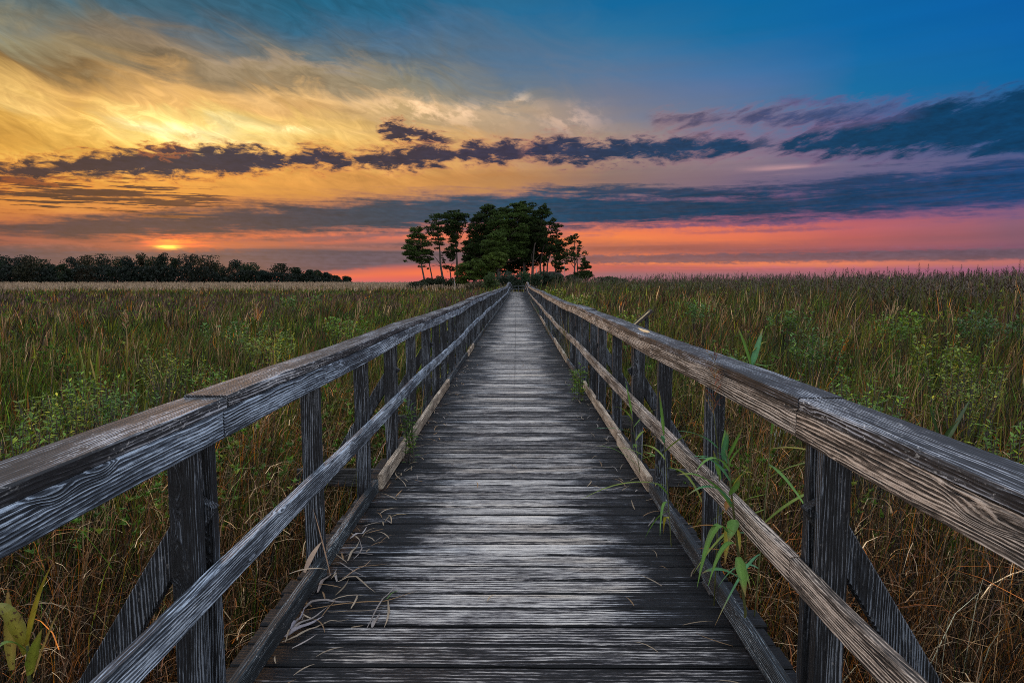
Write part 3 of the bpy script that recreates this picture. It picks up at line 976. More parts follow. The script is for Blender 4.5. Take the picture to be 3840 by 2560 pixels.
def pine(depth, base, path, rows, label, tone=(.030, .050, .017), dens=1.0, r0=0.20, bare=(), seed=1, cat='tree', name='pine_tree', pads_x=(), gap=0.0, group='pines of the island grove', foot=0.1):
    """path, rows in photo pixels seen at that distance: the trunk line and the reach of the boughs (y, left, right)"""
    rr = random.Random(seed)
    w = lambda x, y: at(x, y, depth)
    b0 = w(*base)
    root = empty(name, (b0.x, b0.y, foot), label, cat, group)
    inv = -Vector((b0.x, b0.y, foot))
    tp = [Vector((b0.x, b0.y, foot - 0.3))] + [w(*p) for p in path]
    tp = [p + inv + Vector((0, rr.uniform(-.2, .2) * (i > 0), 0)) for i, p in enumerate(tp)]
    # smooth the trunk
    fine = []
    for i in range(len(tp) - 1):
        for k in range(4):
            u = k / 4
            a = tp[max(i - 1, 0)]; b_ = tp[i]; c = tp[i + 1]; d = tp[min(i + 2, len(tp) - 1)]
            fine.append(0.5 * ((2 * b_) + (c - a) * u + (2 * a - 5 * b_ + 4 * c - d) * u * u + (3 * b_ - a - 3 * c + d) * u ** 3))
    fine.append(tp[-1])
    tg = Geo()
    limb(tg, fine, r0 * 1.25, 0.045, 7)
    ztop = fine[-1].z

    def trunk_at(z):
        best = min(fine, key=lambda p: abs(p.z - z))
        return best
    cg = Geo()
    lg = Geo()
    pads = []
    rows = sorted(rows)
    for i in range(len(rows)):
        y, xl, xr = rows[i]
        # interpolate between rows
        y2, xl2, xr2 = rows[min(i + 1, len(rows) - 1)]
        steps = max(1, int(abs(y2 - y) / 13.0))
        for s in range(steps):
            u = s / steps
            yy, l, r = y + (y2 - y) * u, xl + (xl2 - xl) * u, xr + (xr2 - xr) * u
            pl, pr = w(l, yy) + inv, w(r, yy) + inv
            z = pl.z
            tr = trunk_at(z)
            half = max(0.3, (pr.x - pl.x) / 2)
            cx = (pr.x + pl.x) / 2
            nb = max(3, int(half * 3.6 * dens * (1 + .25 * half) + 1.5))
            for q in range(nb):
                if rr.random() < gap:
                    continue
                # spread over a disc so the crown is as deep as it is wide
                ang = rr.uniform(0, 2 * math.pi)
                rad = half * (rr.random() ** 0.55) * 0.92
                px_ = cx + math.cos(ang) * rad
                py_ = math.sin(ang) * min(rad, half) * 0.9
                pr_ = min(half, rr.uniform(0.45, 1.15)) * (0.8 if half < 1 else 1.0)
                pads.append((px_, py_, z + rr.uniform(-.45, .45), pr_, pr_, pr_ * rr.uniform(.26, .5)))
                if rr.random() < 0.5:
                    st = trunk_at(z - rad * rr.uniform(.15, .5))
                    e = Vector((px_, py_, z - .1))
                    mid = st.lerp(e, .5) + Vector((0, 0, -0.12 * rad + rr.uniform(-.1, .2)))
                    limb(lg, [st, mid, e], 0.035 + 0.02 * half, 0.012, 4)
            # the boughs that make the outline
            for e in (pl, pr):
                if rr.random() < 0.80 - gap:
                    q = min(half, rr.uniform(.35, .7))
                    pads.append((e.x + (q * .8 if e is pl else -q * .8), rr.uniform(-.4, .4), z + rr.uniform(-.2, .2), q, q, q * .42))
                    st = trunk_at(z - half * .3)
                    limb(lg, [st, st.lerp(e, .55) + Vector((0, 0, -.15)), e + Vector((q * .5 if e is pl else -q * .5, 0, -.05))], 0.05, 0.012, 4)
    for (x, y, rx, rz) in pads_x:
        p = w(x, y) + inv
        pads.append((p.x, p.y, p.z, rx, rx, rz))
    for line in bare:
        limb(lg, [w(*p) + inv for p in line], 0.085, 0.025, 5)
    crown_pads(cg, pads, tone, dens=1.0)
    cg.build('crown', M_NEEDLE, root)
    tr = tg.build('trunk', M_BARK, root, True)
    if lg.n:
        lg.build('limbs', M_BARK, root, True)
    return root


def c5(x, y):
    return 1480 + x / 4.481, 740 + y / 4.481


def c6(x, y):
    return 1880 + x / 4.481, 740 + y / 4.481


def P5(*pts): return [c5(x, y) for x, y in pts]
def P6(*pts): return [c6(x, y) for x, y in pts]
def R5(*rows): return [(740 + y / 4.481, 1480 + l / 4.481, 1480 + r / 4.481) for y, l, r in rows]
def R6(*rows): return [(740 + y / 4.481, 1880 + l / 4.481, 1880 + r / 4.481) for y, l, r in rows]


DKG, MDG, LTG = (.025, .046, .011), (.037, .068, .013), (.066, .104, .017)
pine(118, c5(505, 1440), P5((500, 1400), (440, 1080), (410, 850), (400, 560)), R5((510, 385, 450), (560, 240, 480), (650, 205, 520), (760, 185, 600), (860, 110, 590), (940, 140, 540), (1010, 240, 500), (1080, 330, 470)),
     'leaning pine with a spreading crown at the left end of the grove', MDG, pads_x=[c5(180, 1070) + (.5, .22), c5(240, 1020) + (.5, .2)], seed=3, r0=.17)
pine(121, c5(638, 1440), P5((635, 1390), (590, 1150), (560, 960), (555, 930)), R5((945, 530, 640), (1000, 480, 640), (1055, 470, 600)),
     'short slim pine leaning between the two outermost pines on the left', MDG, pads_x=[c5(420, 1165) + (.4, .2), c5(500, 1160) + (.4, .2), c5(565, 1200) + (.3, .2)], seed=4, r0=.13)
pine(120, c5(812, 1440), P5((810, 1390), (770, 1130), (755, 870), (730, 600), (740, 380)), R5((295, 700, 780), (345, 575, 810), (430, 505, 820), (520, 500, 800), (600, 560, 780), (690, 630, 800), (780, 670, 820), (850, 680, 780)),
     'tall open crowned pine with a bare curved bough low on its trunk', DKG, dens=.8, gap=.22, bare=[P5((772, 1130), (700, 1030), (640, 960), (570, 910)), P5((765, 1150), (700, 1140), (610, 1160)), P5((735, 640), (690, 740), (540, 770)), P5((740, 700), (860, 710), (930, 680), (900, 650))], seed=5, r0=.21)
pine(123, c5(960, 1440), P5((945, 1370), (920, 1200), (850, 1120), (800, 1010)), R5((1000, 785, 850), (1080, 790, 880), (1150, 800, 960), (1210, 880, 1000)),
     'small crooked sparse pine leaning left of the tall paired trunks', DKG, dens=.6, gap=.35, seed=6, r0=.12, bare=[P5((925, 1200), (960, 1120), (1010, 1090)), P5((900, 1260), (880, 1235), (870, 1240))])
pine(122, c5(1055, 1440), P5((1050, 1380), (1045, 1100), (1030, 700), (1015, 420), (1030, 280)), R5((240, 960, 1100), (290, 840, 1180), (340, 820, 1260), (410, 820, 1230), (480, 830, 1190), (560, 820, 1150), (620, 860, 1060), (800, 920, 1060), (880, 830, 1060), (960, 850, 1040), (1030, 900, 1010)),
     'tall dark pine with a broad flat crown and a doubled trunk', DKG, bare=[P5((1040, 760), (960, 720), (870, 700)), P5((1045, 760), (1110, 700), (1170, 560))], seed=7, r0=.22)
pine(124, c5(1560, 1440), P5((1560, 1300), (1575, 900), (1600, 500), (1620, 260)), R5((165, 1450, 1680), (230, 1440, 1760), (300, 1330, 1820), (380, 1250, 1820), (470, 1230, 1800), (560, 1220, 1700), (650, 1230, 1650), (760, 1150, 1600), (880, 1120, 1600), (980, 1140, 1560), (1060, 1180, 1540)),
     'dense dark pine rising behind the young pines on the left of the grove', DKG, seed=8, r0=.26)
pine(120, c5(1830, 1440), P6((-40, 1300), (-10, 900), (100, 500), (190, 250)), R6((130, 190, 330), (170, 60, 430), (240, -60, 500), (330, -200, 520), (430, -230, 520), (540, -220, 520), (650, -240, 500), (760, -200, 480), (880, -150, 460), (1000, -120, 420)),
     'broadest and highest pine in the middle of the grove', MDG, seed=9, r0=.30)
pine(126, c6(390, 1440), P6((380, 1300), (395, 900), (400, 500), (420, 250)), R6((110, 290, 450), (160, 200, 560), (250, 260, 620), (360, 280, 700), (480, 300, 760), (600, 320, 780), (720, 340, 760), (850, 330, 680), (960, 330, 560), (1080, 340, 520)),
     'tall dark pine just right of the highest crown', DKG, seed=10, r0=.27)
pine(121, c6(520, 1440), P6((520, 1280), (530, 1100), (560, 800), (650, 560), (690, 300)), R6((160, 670, 750), (200, 600, 810), (270, 600, 815), (330, 650, 780), (420, 560, 760), (520, 540, 740), (620, 520, 760), (720, 540, 780)),
     'pine with a round crown standing out at the right shoulder of the grove', DKG, dens=.9, seed=12, r0=.2, bare=[P6((540, 1080), (600, 1030), (640, 980)), P6((520, 1080), (500, 980), (540, 880))])
pine(127, c6(670, 1440), P6((665, 1330), (655, 1100), (720, 800), (800, 520), (830, 400)), R6((375, 800, 900), (430, 780, 940), (500, 800, 1025), (590, 800, 1025), (680, 760, 985), (770, 700, 960), (860, 700, 900)),
     'sparse pine at the right edge of the grove with sky showing through', DKG, dens=.8, gap=.25, seed=13, r0=.19, bare=[P6((820, 600), (900, 600), (960, 560))])
pine(124, c6(775, 1440), P6((770, 1250), (785, 1080), (850, 900), (880, 820)), R6((830, 700, 960), (900, 740, 980), (960, 690, 860), (1050, 690, 800), (1130, 700, 760)),
     'curved trunk pine over the hut roof', DKG, dens=.7, gap=.35, seed=14, r0=.15)
pine(122, c6(912, 1440), P6((910, 1250), (925, 1000), (940, 800)), R6((760, 900, 1030), (820, 870, 1100), (890, 880, 1140), (950, 870, 1150), (1010, 860, 1080), (1080, 850, 1000), (1150, 850, 1040), (1220, 930, 1130)),
     'straight pine with level boughs beside the hut', DKG, dens=.75, gap=.25, seed=15, r0=.15)
pine(117, c6(1222, 1400), P6((1222, 1330), (1235, 1100), (1218, 950), (1230, 800), (1235, 700)), R6((672, 1155, 1310), (730, 1095, 1330), (760, 1100, 1200), (840, 1130, 1240), (930, 1150, 1260), (1000, 1120, 1300), (1060, 1060, 1200), (1100, 1060, 1150)),
     'tall thin pine standing apart on the right of the grove', DKG, dens=.75, gap=.25, seed=16, r0=.14, bare=[P6((1225, 1180), (1180, 1120), (1150, 1100)), P6((1230, 1180), (1260, 1090), (1250, 1020))])
pine(117.6, c6(1292, 1400), P6((1290, 1330), (1275, 1080), (1275, 860), (1320, 790), (1345, 770)), R6((800, 1290, 1340), (860, 1270, 1340), (960, 1270, 1320)),
     'bare topped slim pine beside the tall thin one, one bough held out', DKG, dens=.6, gap=.2, seed=17, r0=.11, pads_x=[c6(1400, 925) + (.42, .22), c6(1435, 950) + (.3, .18), c6(1370, 945) + (.3, .15)], bare=[P6((1278, 990), (1330, 960), (1380, 990), (1440, 950)), P6((1276, 900), (1330, 870), (1388, 826)), P6((1275, 1050), (1325, 1030))])
pine(116, c6(1345, 1400), P6((1345, 1330), (1355, 1200), (1390, 1060)), R6((1030, 1380, 1415), (1070, 1340, 1430), (1100, 1340, 1480), (1160, 1310, 1490), (1220, 1320, 1440), (1270, 1220, 1480), (1310, 1200, 1505), (1340, 1300, 1480)),
     'small bushy pine at the far right of the grove', DKG, dens=1.0, gap=.12, seed=18, r0=.10)
pine(108, c5(1410, 1500), P5((1405, 1490), (1370, 1400), (1250, 1330), (1200, 1250)), R5((1065, 1280, 1420), (1120, 1100, 1500), (1190, 1040, 1500), (1270, 1000, 1480), (1350, 1010, 1440), (1420, 1060, 1280)),
     'low bushy bright green pine in front on the left with a leaning trunk', (.052, .086, .014), dens=1.1, seed=19, r0=.16, bare=[P5((1370, 1400), (1290, 1430), (1180, 1420))])
pine(110, c5(1768, 1420), P5((1765, 1300), (1755, 1100), (1750, 990)), R5((960, 1700, 1860), (1010, 1560, 1880), (1070, 1430, 1870), (1140, 1420, 1860), (1210, 1400, 1700), (1280, 1400, 1640), (1340, 1440, 1560)),
     'young bright green pine in front of the grove with a bare lower trunk', LTG, dens=1.0, seed=20, r0=.12, bare=[P5((1765, 1280), (1720, 1250), (1660, 1260))])
pine(113, c6(-110, 1440), P6((-115, 1200), (-115, 900), (-100, 760)), R6((600, -170, -40), (680, -280, 60), (760, -320, 90), (850, -330, 100), (930, -280, 130), (1010, -280, 120), (1080, -240, 60)),
     'middle height bright pine before the highest crown', (.046, .080, .015), seed=21, r0=.18)
# the dark inner trees of the grove
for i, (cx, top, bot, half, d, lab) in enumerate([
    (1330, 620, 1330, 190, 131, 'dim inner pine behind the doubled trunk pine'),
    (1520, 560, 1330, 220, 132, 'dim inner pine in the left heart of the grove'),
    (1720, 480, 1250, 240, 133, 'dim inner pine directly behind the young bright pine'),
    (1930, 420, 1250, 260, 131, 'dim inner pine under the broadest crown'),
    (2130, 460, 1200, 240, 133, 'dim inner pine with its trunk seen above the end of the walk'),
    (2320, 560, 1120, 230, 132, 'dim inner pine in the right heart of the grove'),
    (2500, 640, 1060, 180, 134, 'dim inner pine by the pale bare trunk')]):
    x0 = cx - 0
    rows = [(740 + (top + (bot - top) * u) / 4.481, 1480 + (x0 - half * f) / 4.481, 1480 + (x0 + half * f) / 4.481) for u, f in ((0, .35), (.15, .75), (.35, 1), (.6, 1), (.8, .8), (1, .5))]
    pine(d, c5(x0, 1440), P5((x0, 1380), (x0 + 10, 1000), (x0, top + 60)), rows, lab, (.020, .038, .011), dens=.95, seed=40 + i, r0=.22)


# shrubs at the foot of the grove
def shrub(name, label, cx, cy, depth, rx, rz, tone, group, leaf=0.16, n=420, ry=None, stems=7, seed=0, foot=None, mat=None):
    rr = np.random.default_rng(900 + seed)
    p0 = at(cx, cy, depth)
    fz = GROUND + 0.1 if foot is None else foot
    root = empty(name, (p0.x, p0.y, fz), label, 'shrub', group)
    ry = ry or rx
    h = p0.z - fz
    g = Geo()
    # several lobes of leaves
    cen = []
    for k in range(9):
        a = rr.uniform(0, 6.28)
        r = rr.uniform(0, .65)
        lc = np.array([math.cos(a) * r * rx, math.sin(a) * r * ry, h + rr.uniform(-.55, .45) * rz])
        m_ = n // 9
        q = rr.normal(size=(m_, 3))
        q /= np.linalg.norm(q, axis=1, keepdims=True)
        q *= rr.uniform(.2, 1, (m_, 1)) ** .6
        cen.append(lc + q * np.array([rx * .5, ry * .5, rz * .55]))
    cen = np.concatenate(cen)
    cen[:, 2] = np.maximum(cen[:, 2], 0.15)
    col = np.array(tone) * rr.uniform(.6, 1.5, (len(cen), 1))
    tufts(g, cen, np.full(len(cen), leaf), col, per=4, flat=1.0, slim=.35)
    g.build('foliage', mat or M_LEAF, root)
    sg = Geo()
    for k in range(stems):
        a = rr.uniform(0, 6.28)
        e = Vector((math.cos(a) * rx * .6 * rr.random(), math.sin(a) * ry * .6 * rr.random(), h + rz * .2))
        limb(sg, [(e.x * .15, e.y * .15, -.1), tuple(e * .5 + Vector((0, 0, .05))), tuple(e)], .02 + .012 * rx, .006, 4)
    sg.build('stems', M_BARK2, root, True)
    return root


GSH = 'shrubs at the foot of the grove'
for i, (x, y, d, rx, rz, tone, lab) in enumerate([
    (1600, 1052, 116, 1.1, .45, (.022, .030, .014), 'low dark shrub under the leaning pine at the left end of the grove'),
    (1650, 1048, 115, 1.2, .55, (.020, .030, .013), 'low dark shrub beneath the tall open crowned pine'),
    (1690, 1052, 113, 1.0, .5, (.024, .034, .014), 'low dark shrub left of the pale leaning dead stem'),
    (1560, 1064, 108, 1.6, .40, (.022, .030, .014), 'outermost low shrub left of the grove'),
    (1800, 1072, 100, 1.5, .7, (.050, .045, .020), 'brownish shrub between the left railing and the leaning low pine'),
    (1838, 1050, 96, 1.1, .8, (.036, .062, .018), 'bright green rounded shrub left of the walk end'),
    (1895, 1040, 99, 1.3, .9, (.030, .048, .030), 'tall grey green shrub behind the end of the left railing'),
    (1935, 1052, 97, .9, .8, (.020, .034, .020), 'dark shrub closing the view at the end of the walk'),
    (1968, 1040, 100, .9, .7, (.026, .058, .022), 'rounded fresh green shrub just right of the walk end'),
    (2010, 1048, 98, 1.2, .7, (.022, .042, .020), 'dark green shrub behind the end of the right railing'),
    (2040, 1040, 103, 1.2, .8, (.018, .034, .018), 'dark shrub in front of the hut'),
    (2090, 1042, 108, 1.2, .5, (.020, .034, .016), 'low shrub right of the hut'),
    (2150, 1042, 112, 1.4, .45, (.022, .032, .015), 'low shrub between the hut and the tall thin pine'),
    (2290, 1050, 96, 1.8, .45, (.028, .044, .016), 'wide low shrub in the reeds right of the grove')]):
    shrub('shrub', lab, x, y + 4, d, rx * 1.5, rz * 1.7, tuple(v * 1.25 for v in tone), GSH, leaf=.20, n=1100, seed=i)

# pale dead trunks
def snag(pts, depth, r0, label, name='dead_tree'):
    b0 = at(*pts[0], depth)
    root = empty(name, (b0.x, b0.y, GROUND), label, 'dead tree')
    g = Geo()
    limb(g, [(0, 0, 0)] + [at(*p, depth) - Vector((b0.x, b0.y, GROUND)) for p in pts], r0, r0 * .45, 6)
    g.build('trunk', M_SNAG, root, True)
    return root


snag(P5((1010, 1450), (995, 1340)), 111, .10, 'pale dead stem leaning beside the low bushy pine')
snag(P6((597, 1310), (592, 1240), (588, 1190)), 112, .09, 'pale bare trunk stub in front of the dark grove right of the walk')
snag(P6((1058, 1290), (1062, 1130)), 119, .05, 'thin pale pole right of the hut', 'bare_pole')

# the hut behind the pines
h0 = at(*c6(880, 1300), 126)
hut = empty('hut', (h0.x, h0.y, 0.0), 'small dark hut with a hipped roof half hidden behind pines', 'hut')
g = Geo()
HW, HD, HZ = 1.7, 1.4, h0.z - .40
g.add([(-HW, -HD, -.4), (HW, -HD, -.4), (HW, HD, -.4), (-HW, HD, -.4), (-HW, -HD, HZ), (HW, -HD, HZ), (HW, HD, HZ), (-HW, HD, HZ)],
      [(0, 1, 5, 4), (1, 2, 6, 5), (2, 3, 7, 6), (3, 0, 4, 7), (4, 5, 6, 7)])
g.build('wall', plain('hut_boards', (.030, .022, .018), .8), hut)
g = Geo()
e, rz = .35, h0.z + .62
g.add([(-HW - e, -HD - e, HZ - .05), (HW + e, -HD - e, HZ - .05), (HW + e, HD + e, HZ - .05), (-HW - e, HD + e, HZ - .05), (-HW * .55, 0, rz), (HW * .62, 0, rz),
       (-HW - e, -HD - e, HZ + .04), (HW + e, -HD - e, HZ + .04), (HW + e, HD + e, HZ + .04), (-HW - e, HD + e, HZ + .04)],
      [(6, 7, 5, 4), (7, 8, 5), (8, 9, 4, 5), (9, 6, 4), (0, 1, 7, 6), (1, 2, 8, 7), (2, 3, 9, 8), (3, 0, 6, 9), (3, 2, 1, 0)])
g.build('roof', plain('hut_shingles', (.022, .012, .010), .85, .3, 5.0), hut)


# ------------------------------------------------------------------ the far treeline on the left
def broadleaf(x, top, half, depth, label, seed, tone):
    rr = np.random.default_rng(seed)
    b0 = at(x * K, 640 * K, depth)
    fz = GROUND + .2
    root = empty('broadleaf_tree', (b0.x, b0.y, fz), label, 'tree', 'trees of the far treeline')
    ht = (at(x * K, top * K, depth).z - fz) * rr.uniform(.95, 1.10)
    hw = half * rr.uniform(1.35, 2.2) * K / FPX * depth
    g = Geo()
    nl = 22
    cens, cols_ = [], []
    for k in range(nl):
        u = (k + .5) / nl
        zz = ht * (0.12 + 0.80 * u)
        wr = hw * (1.0 - 0.75 * max(0, u - .35) ** 1.3) * (.8 if u < .2 else 1)
        a = rr.uniform(0, 6.28)
        r = wr * rr.uniform(.1, .75)
        lr = hw * rr.uniform(.28, .5)
        c = np.array([math.cos(a) * r, math.sin(a) * r, zz])
        m_ = 95
        q = rr.normal(size=(m_, 3))
        q /= np.linalg.norm(q, axis=1, keepdims=True)
        q *= rr.uniform(.35, 1, (m_, 1)) ** .5
        cens.append(c + q * np.array([lr, lr, lr * .8]))
        cols_.append(np.array(tone) * rr.uniform(.65, 1.4) * rr.uniform(.75, 1.25, (m_, 1)))
    cen, col = np.concatenate(cens), np.concatenate(cols_)
    cen[:, 2] = np.minimum(cen[:, 2], ht * 1.02)
    tufts(g, cen, np.full(len(cen), .36), col, per=4, flat=1.0, slim=.5)
    g.build('crown', M_LEAF, root)
    tg = Geo()
    limb(tg, [(0, 0, -.3), (.1, 0, ht * .4), (0, 0, ht * .85)], .22, .05, 6)
    for k in range(4):
        a = rr.uniform(0, 6.28)
        limb(tg, [(0.1, 0, ht * .3), (math.cos(a) * hw * .35, math.sin(a) * hw * .35, ht * .5), (math.cos(a) * hw * .6, math.sin(a) * hw * .6, ht * .72)], .09, .03, 5)
    tg.build('trunk', M_BARK2, root, True)


TL = [
 (-40, 590, 26, 'cut off by the left picture edge'), (6, 588, 24, 'high on the left edge of the picture'), (38, 592, 20, 'second from the left edge'), (66, 589, 20, 'with a rounded top before the first dip'),
 (100, 600, 20, 'sloping down toward the gap'), (122, 612, 14, 'lowest beside the gap in the line'), (150, 603, 13, 'just right of the gap'), (172, 594, 16, 'with twin tops right of the gap'),
 (205, 592, 20, 'broad and even, left of the sun'), (196, 616, 24, 'low brownish crown in front of its neighbours'), (240, 588, 20, 'dense, left of the tallest'), (272, 590, 18, 'flat topped, left of the sun'),
 (300, 592, 16, 'narrow, close left of the tallest crown'), (325, 584, 14, 'the tallest narrow crown of the line'), (352, 596, 15, 'in the notch below the sun'), (372, 586, 13, 'pointed, right under the sun'),
 (402, 596, 16, 'just right of the sun'), (436, 590, 22, 'wide domed crown right of the sun'), (470, 594, 20, 'rounded, left of the second dip'), (500, 606, 16, 'dropping toward the second dip'),
 (546, 602, 20, 'domed, first after the second dip'), (578, 608, 16, 'half joined to the domed one'), (606, 622, 12, 'low with a dead twig top'), (648, 607, 19, 'isolated dome with a clear outline'), (682, 615, 14, 'shoulder right of the isolated dome'),
 (708, 622, 12, 'smaller, on the falling end of the line'), (730, 620, 11, 'small bright one near the right end'), (752, 628, 10, 'little one, third from the right end'), (774, 636, 8, 'low tuft, second from the right end'), (797, 635, 9, 'last low one at the right end of the line')]
for i, (x, top, half, lab) in enumerate(TL):
    tone = [(.012, .024, .013), (.018, .033, .012), (.010, .022, .016), (.026, .028, .012), (.014, .027, .011)][i % 5]
    if i == 9:
        tone = (.034, .027, .013)
    broadleaf(x, top, half, 232 + (i * 37 % 22), 'dark tree in the far treeline, ' + lab, 300 + i, tone)
g = Geo()
n = 7000
xs = rt.uniform(-60, 815, n)
for_ = np.array([list(at(x * K, 640 * K, 236 + rt.uniform(-6, 14))) for x in xs])
hh = np.interp(xs, [-60, 100, 135, 180, 480, 515, 560, 700, 800, 815], [8.5, 7, 3.6, 8, 7.5, 3.6, 6.4, 4.6, 2.2, 1.2])
for_[:, 2] = GROUND + .1 + hh * rt.uniform(.1, 1, n) ** .8
tufts(g, for_, np.full(n, .6), np.array((.009, .016, .010)) * rt.uniform(.6, 1.5, (n, 1)), per=5, flat=1.0, slim=.55)
tag(g.build('undergrowth', M_LEAF), 'dark undergrowth below the far treeline', kind='stuff')


# ------------------------------------------------------------------ the marsh
m, t, b = new_mat('marsh_mud')
tc = t.nodes.new('ShaderNodeTexCoord')
nn = noise(t, Ex(t, tc.outputs['Object']), 1.3, 6, 0.65)
setc(t, b, 'Base Color', ramp(t, nn, [(0.3, C(.014, .011, .007)), (0.55, C(.032, .026, .014)), (0.75, C(.050, .040, .020))]))
b.inputs['Roughness'].default_value = 0.95
g = Geo()
GX, GY = 42, 60
xs = [math.copysign(abs(i / 20) ** 2.2 * 2600, i) for i in range(-20, 21)]
ysg = [-40 + 3600 * (j / 50) ** 2.4 for j in range(51)]
vs = [(x, y, GROUND + (0.03 * math.sin(x * 1.7 + y) + 0.03 * math.sin(y * 1.3 - x * .7))) for y in ysg for x in xs]
fs = []
for j in range(50):
    for i in range(40):
        a = j * 41 + i
        fs.append((a, a + 1, a + 42, a + 41))
g.add(vs, fs)
o = g.build('ground', m)
tag(o, 'dark marsh mud under the grass', kind='structure')

rg = np.random.default_rng(5)


def vnoise(x, y, f, s):
    """cheap smooth noise in 0..1 for patches"""
    x, y = x * f, y * f
    v = (np.sin(x * 1.0 + 1.3 * s) * np.cos(y * 1.1 - 2.1 * s) + np.sin(x * 2.3 - y * 1.7 + s) * .6 + np.sin(y * 2.9 + x * 1.9 + 4 * s) * .45 + np.sin(x * 5.1 + y * 4.3 - s) * .25)
    return np.clip(v / 3.2 + .5, 0, 1)


def right_reed_line(x, y):
    """signed distance (m, positive inside) of the tall reed bed on the right"""
    # a line from (15, 27) to (7, 92), reeds lie to its right
    ax, ay, bx, by = 17.5, 24.0, 8.5, 92.0
    nx, ny = (by - ay), -(bx - ax)
    L = math.hypot(nx, ny)
    return ((x - ax) * nx + (y - ay) * ny) / L


def canopy(x, y):
    """height of the grass above the mud"""
    d = np.hypot(x, y)
    h = 0.86 + 0.22 * np.clip((d - 3) / 8, 0, 1) + 0.28 * (vnoise(x, y, .35, 1.0) - .5) + .2 * (vnoise(x, y, .09, 2.0) - .5)
    # left: slowly higher toward the far reeds
    left = x < 0
    h = h + np.where(left, 0.25 * np.clip((y - 25) / 60, 0, 1) + 0.62 * np.clip((y - 84) / 60, 0, 1), 0)
    rl = right_reed_line(x, y)
    h = h + np.where(~left, 1.25 * np.clip((rl + 12) / 13, 0, 1) ** 1.3 + .25 * np.clip((y - 20) / 40, 0, 1), 0)
    # shoulders of taller growth near the far end of the walk
    h = h + .55 * np.exp(-((np.abs(x - 1.0) - 4.5) / 3.5) ** 2) * np.clip((y - 35) / 35, 0, 1)
    # trampled, lower growth right beside the rails
    near = np.clip((np.abs(x) - 1.0) / 1.1, 0, 1)
    return h * (0.62 + 0.38 * near)


PAL = {
    'green': (.041, .082, .006), 'olive': (.074, .077, .007), 'brown': (.145, .070, .026), 'dark': (.016, .011, .005), 'tan': (.36, .235, .115),
    'mauve': (.085, .050, .040), 'orange': (.32, .105, .010), 'pale': (.52, .42, .28), 'lime': (.165, .175, .014)}
PN = list(PAL)
PC = np.array([PAL[k] for k in PN])


def weights(x, y, u):
    d = np.hypot(x, y)
    n = len(x)
    w = np.zeros((n, len(PN)))
    def put(k, v): w[:, PN.index(k)] += v
    p1, p2, p3 = vnoise(x, y, .22, 3.0), vnoise(x, y, .6, 5.0), vnoise(x, y, .05, 7.0)
    near = np.clip((8.0 - d) / 4.5, 0, 1)
    left = x < 0
    # near the rails: dead brown stalks with a few green blades
    put('brown', near * 1.2); put('dark', near * 1.9); put('tan', near * .26); put('orange', near * .32); put('green', near * .13); put('pale', near * .05); put('olive', near * .10)
    mid = (1 - near)
    fl = np.clip((d - 26) / 14, 0, 1) * np.clip((88 - y) / 16, 0, 1)
    put('green', mid * (.55 + .8 * p1) * np.where(left, 1.15 - .75 * fl, .75))
    put('olive', mid * .60)
    put('brown', mid * (.30 + .70 * (1 - p1)) * np.where(left, .55, 1.05))
    put('orange', mid * .20 * p2); put('tan', mid * .07); put('dark', mid * np.where(left, .50, .85)); put('lime', mid * .20 * p2)
    put('mauve', np.where(left, mid * fl * 1.9, mid * .25 * np.clip((d - 14) / 10, 0, 1)))
    fr = np.where(left, np.clip((y - 92) / 22, 0, 1), 0)
    put('tan', fr * 1.4 * (0.2 + p3)); put('lime', fr * .9 * (1.1 - p3)); put('brown', fr * 1.0)
    return w / w.sum(1, keepdims=True)


def blades(g, x, y, h, width, lean, col, levels=3, z0=None, droop=0.25, facing=None, la=None):
    n = len(x)
    z0 = np.full(n, GROUND - .02) if z0 is None else z0
    la = rg.uniform(0, 2 * np.pi, n) if la is None else la + rg.normal(0, .5, n)
    fa = rg.uniform(0, 2 * np.pi, n) if facing is None else facing
    base = np.stack([x, y, z0], 1)
    L = np.stack([np.cos(la) * lean * h, np.sin(la) * lean * h, np.zeros(n)], 1)
    # prevailing wind bends everything a little to the right
    L[:, 0] += .07 * h
    side = np.stack([np.cos(fa), np.sin(fa), np.zeros(n)], 1) * width[:, None] * .5
    ts = (0, .42, .76, 1.0) if levels == 3 else (0, .6, 1.0)
    ws = (1.0, .9, .6, 0) if levels == 3 else (1, .75, 0)
    rows = []
    dr = droop * rg.uniform(.2, 1.6, n)
    for tt, ww in zip(ts, ws):
        p = base + L * (tt ** 2)
        p[:, 2] += h * (tt - dr * tt ** 3)
        rows.append((p, ww))
    V, T = [], []
    k = 0
    for i, (p, ww) in enumerate(rows[:-1]):
        V += [p - side * ww, p + side * ww]
    V.append(rows[-1][0])
    m_ = len(V)
    for i in range(len(rows) - 2):
        T += [(2 * i, 2 * i + 1, 2 * i + 3), (2 * i, 2 * i + 3, 2 * i + 2)]
    T.append((m_ - 3, m_ - 2, m_ - 1))
    V = np.stack(V, 1)
    T = (np.arange(n)[:, None, None] * m_ + np.array(T)[None]).reshape(-1, 3)
    cc = np.repeat(col[:, None, :], m_, 1)
    g.arrays(V.reshape(-1, 3), T, cc.reshape(-1, 3))


def scatter(n, d0, d1, a0, a1):
    """points in a fan in front of the walk, equally dense per unit of view"""
    d = np.exp(rg.uniform(math.log(d0), math.log(d1), n))
    a = np.radians(rg.uniform(a0, a1, n))
    x, y = d * np.sin(a), d * np.cos(a)
    wx = np.where(y > 15, 0.004 * np.maximum(y - 15, 0) ** 1.05 * .9, 0)
    keep = (np.abs(x - wx) > 1.03 + .05 * rg.random(n)) | (y > 91)
    return x[keep], y[keep]


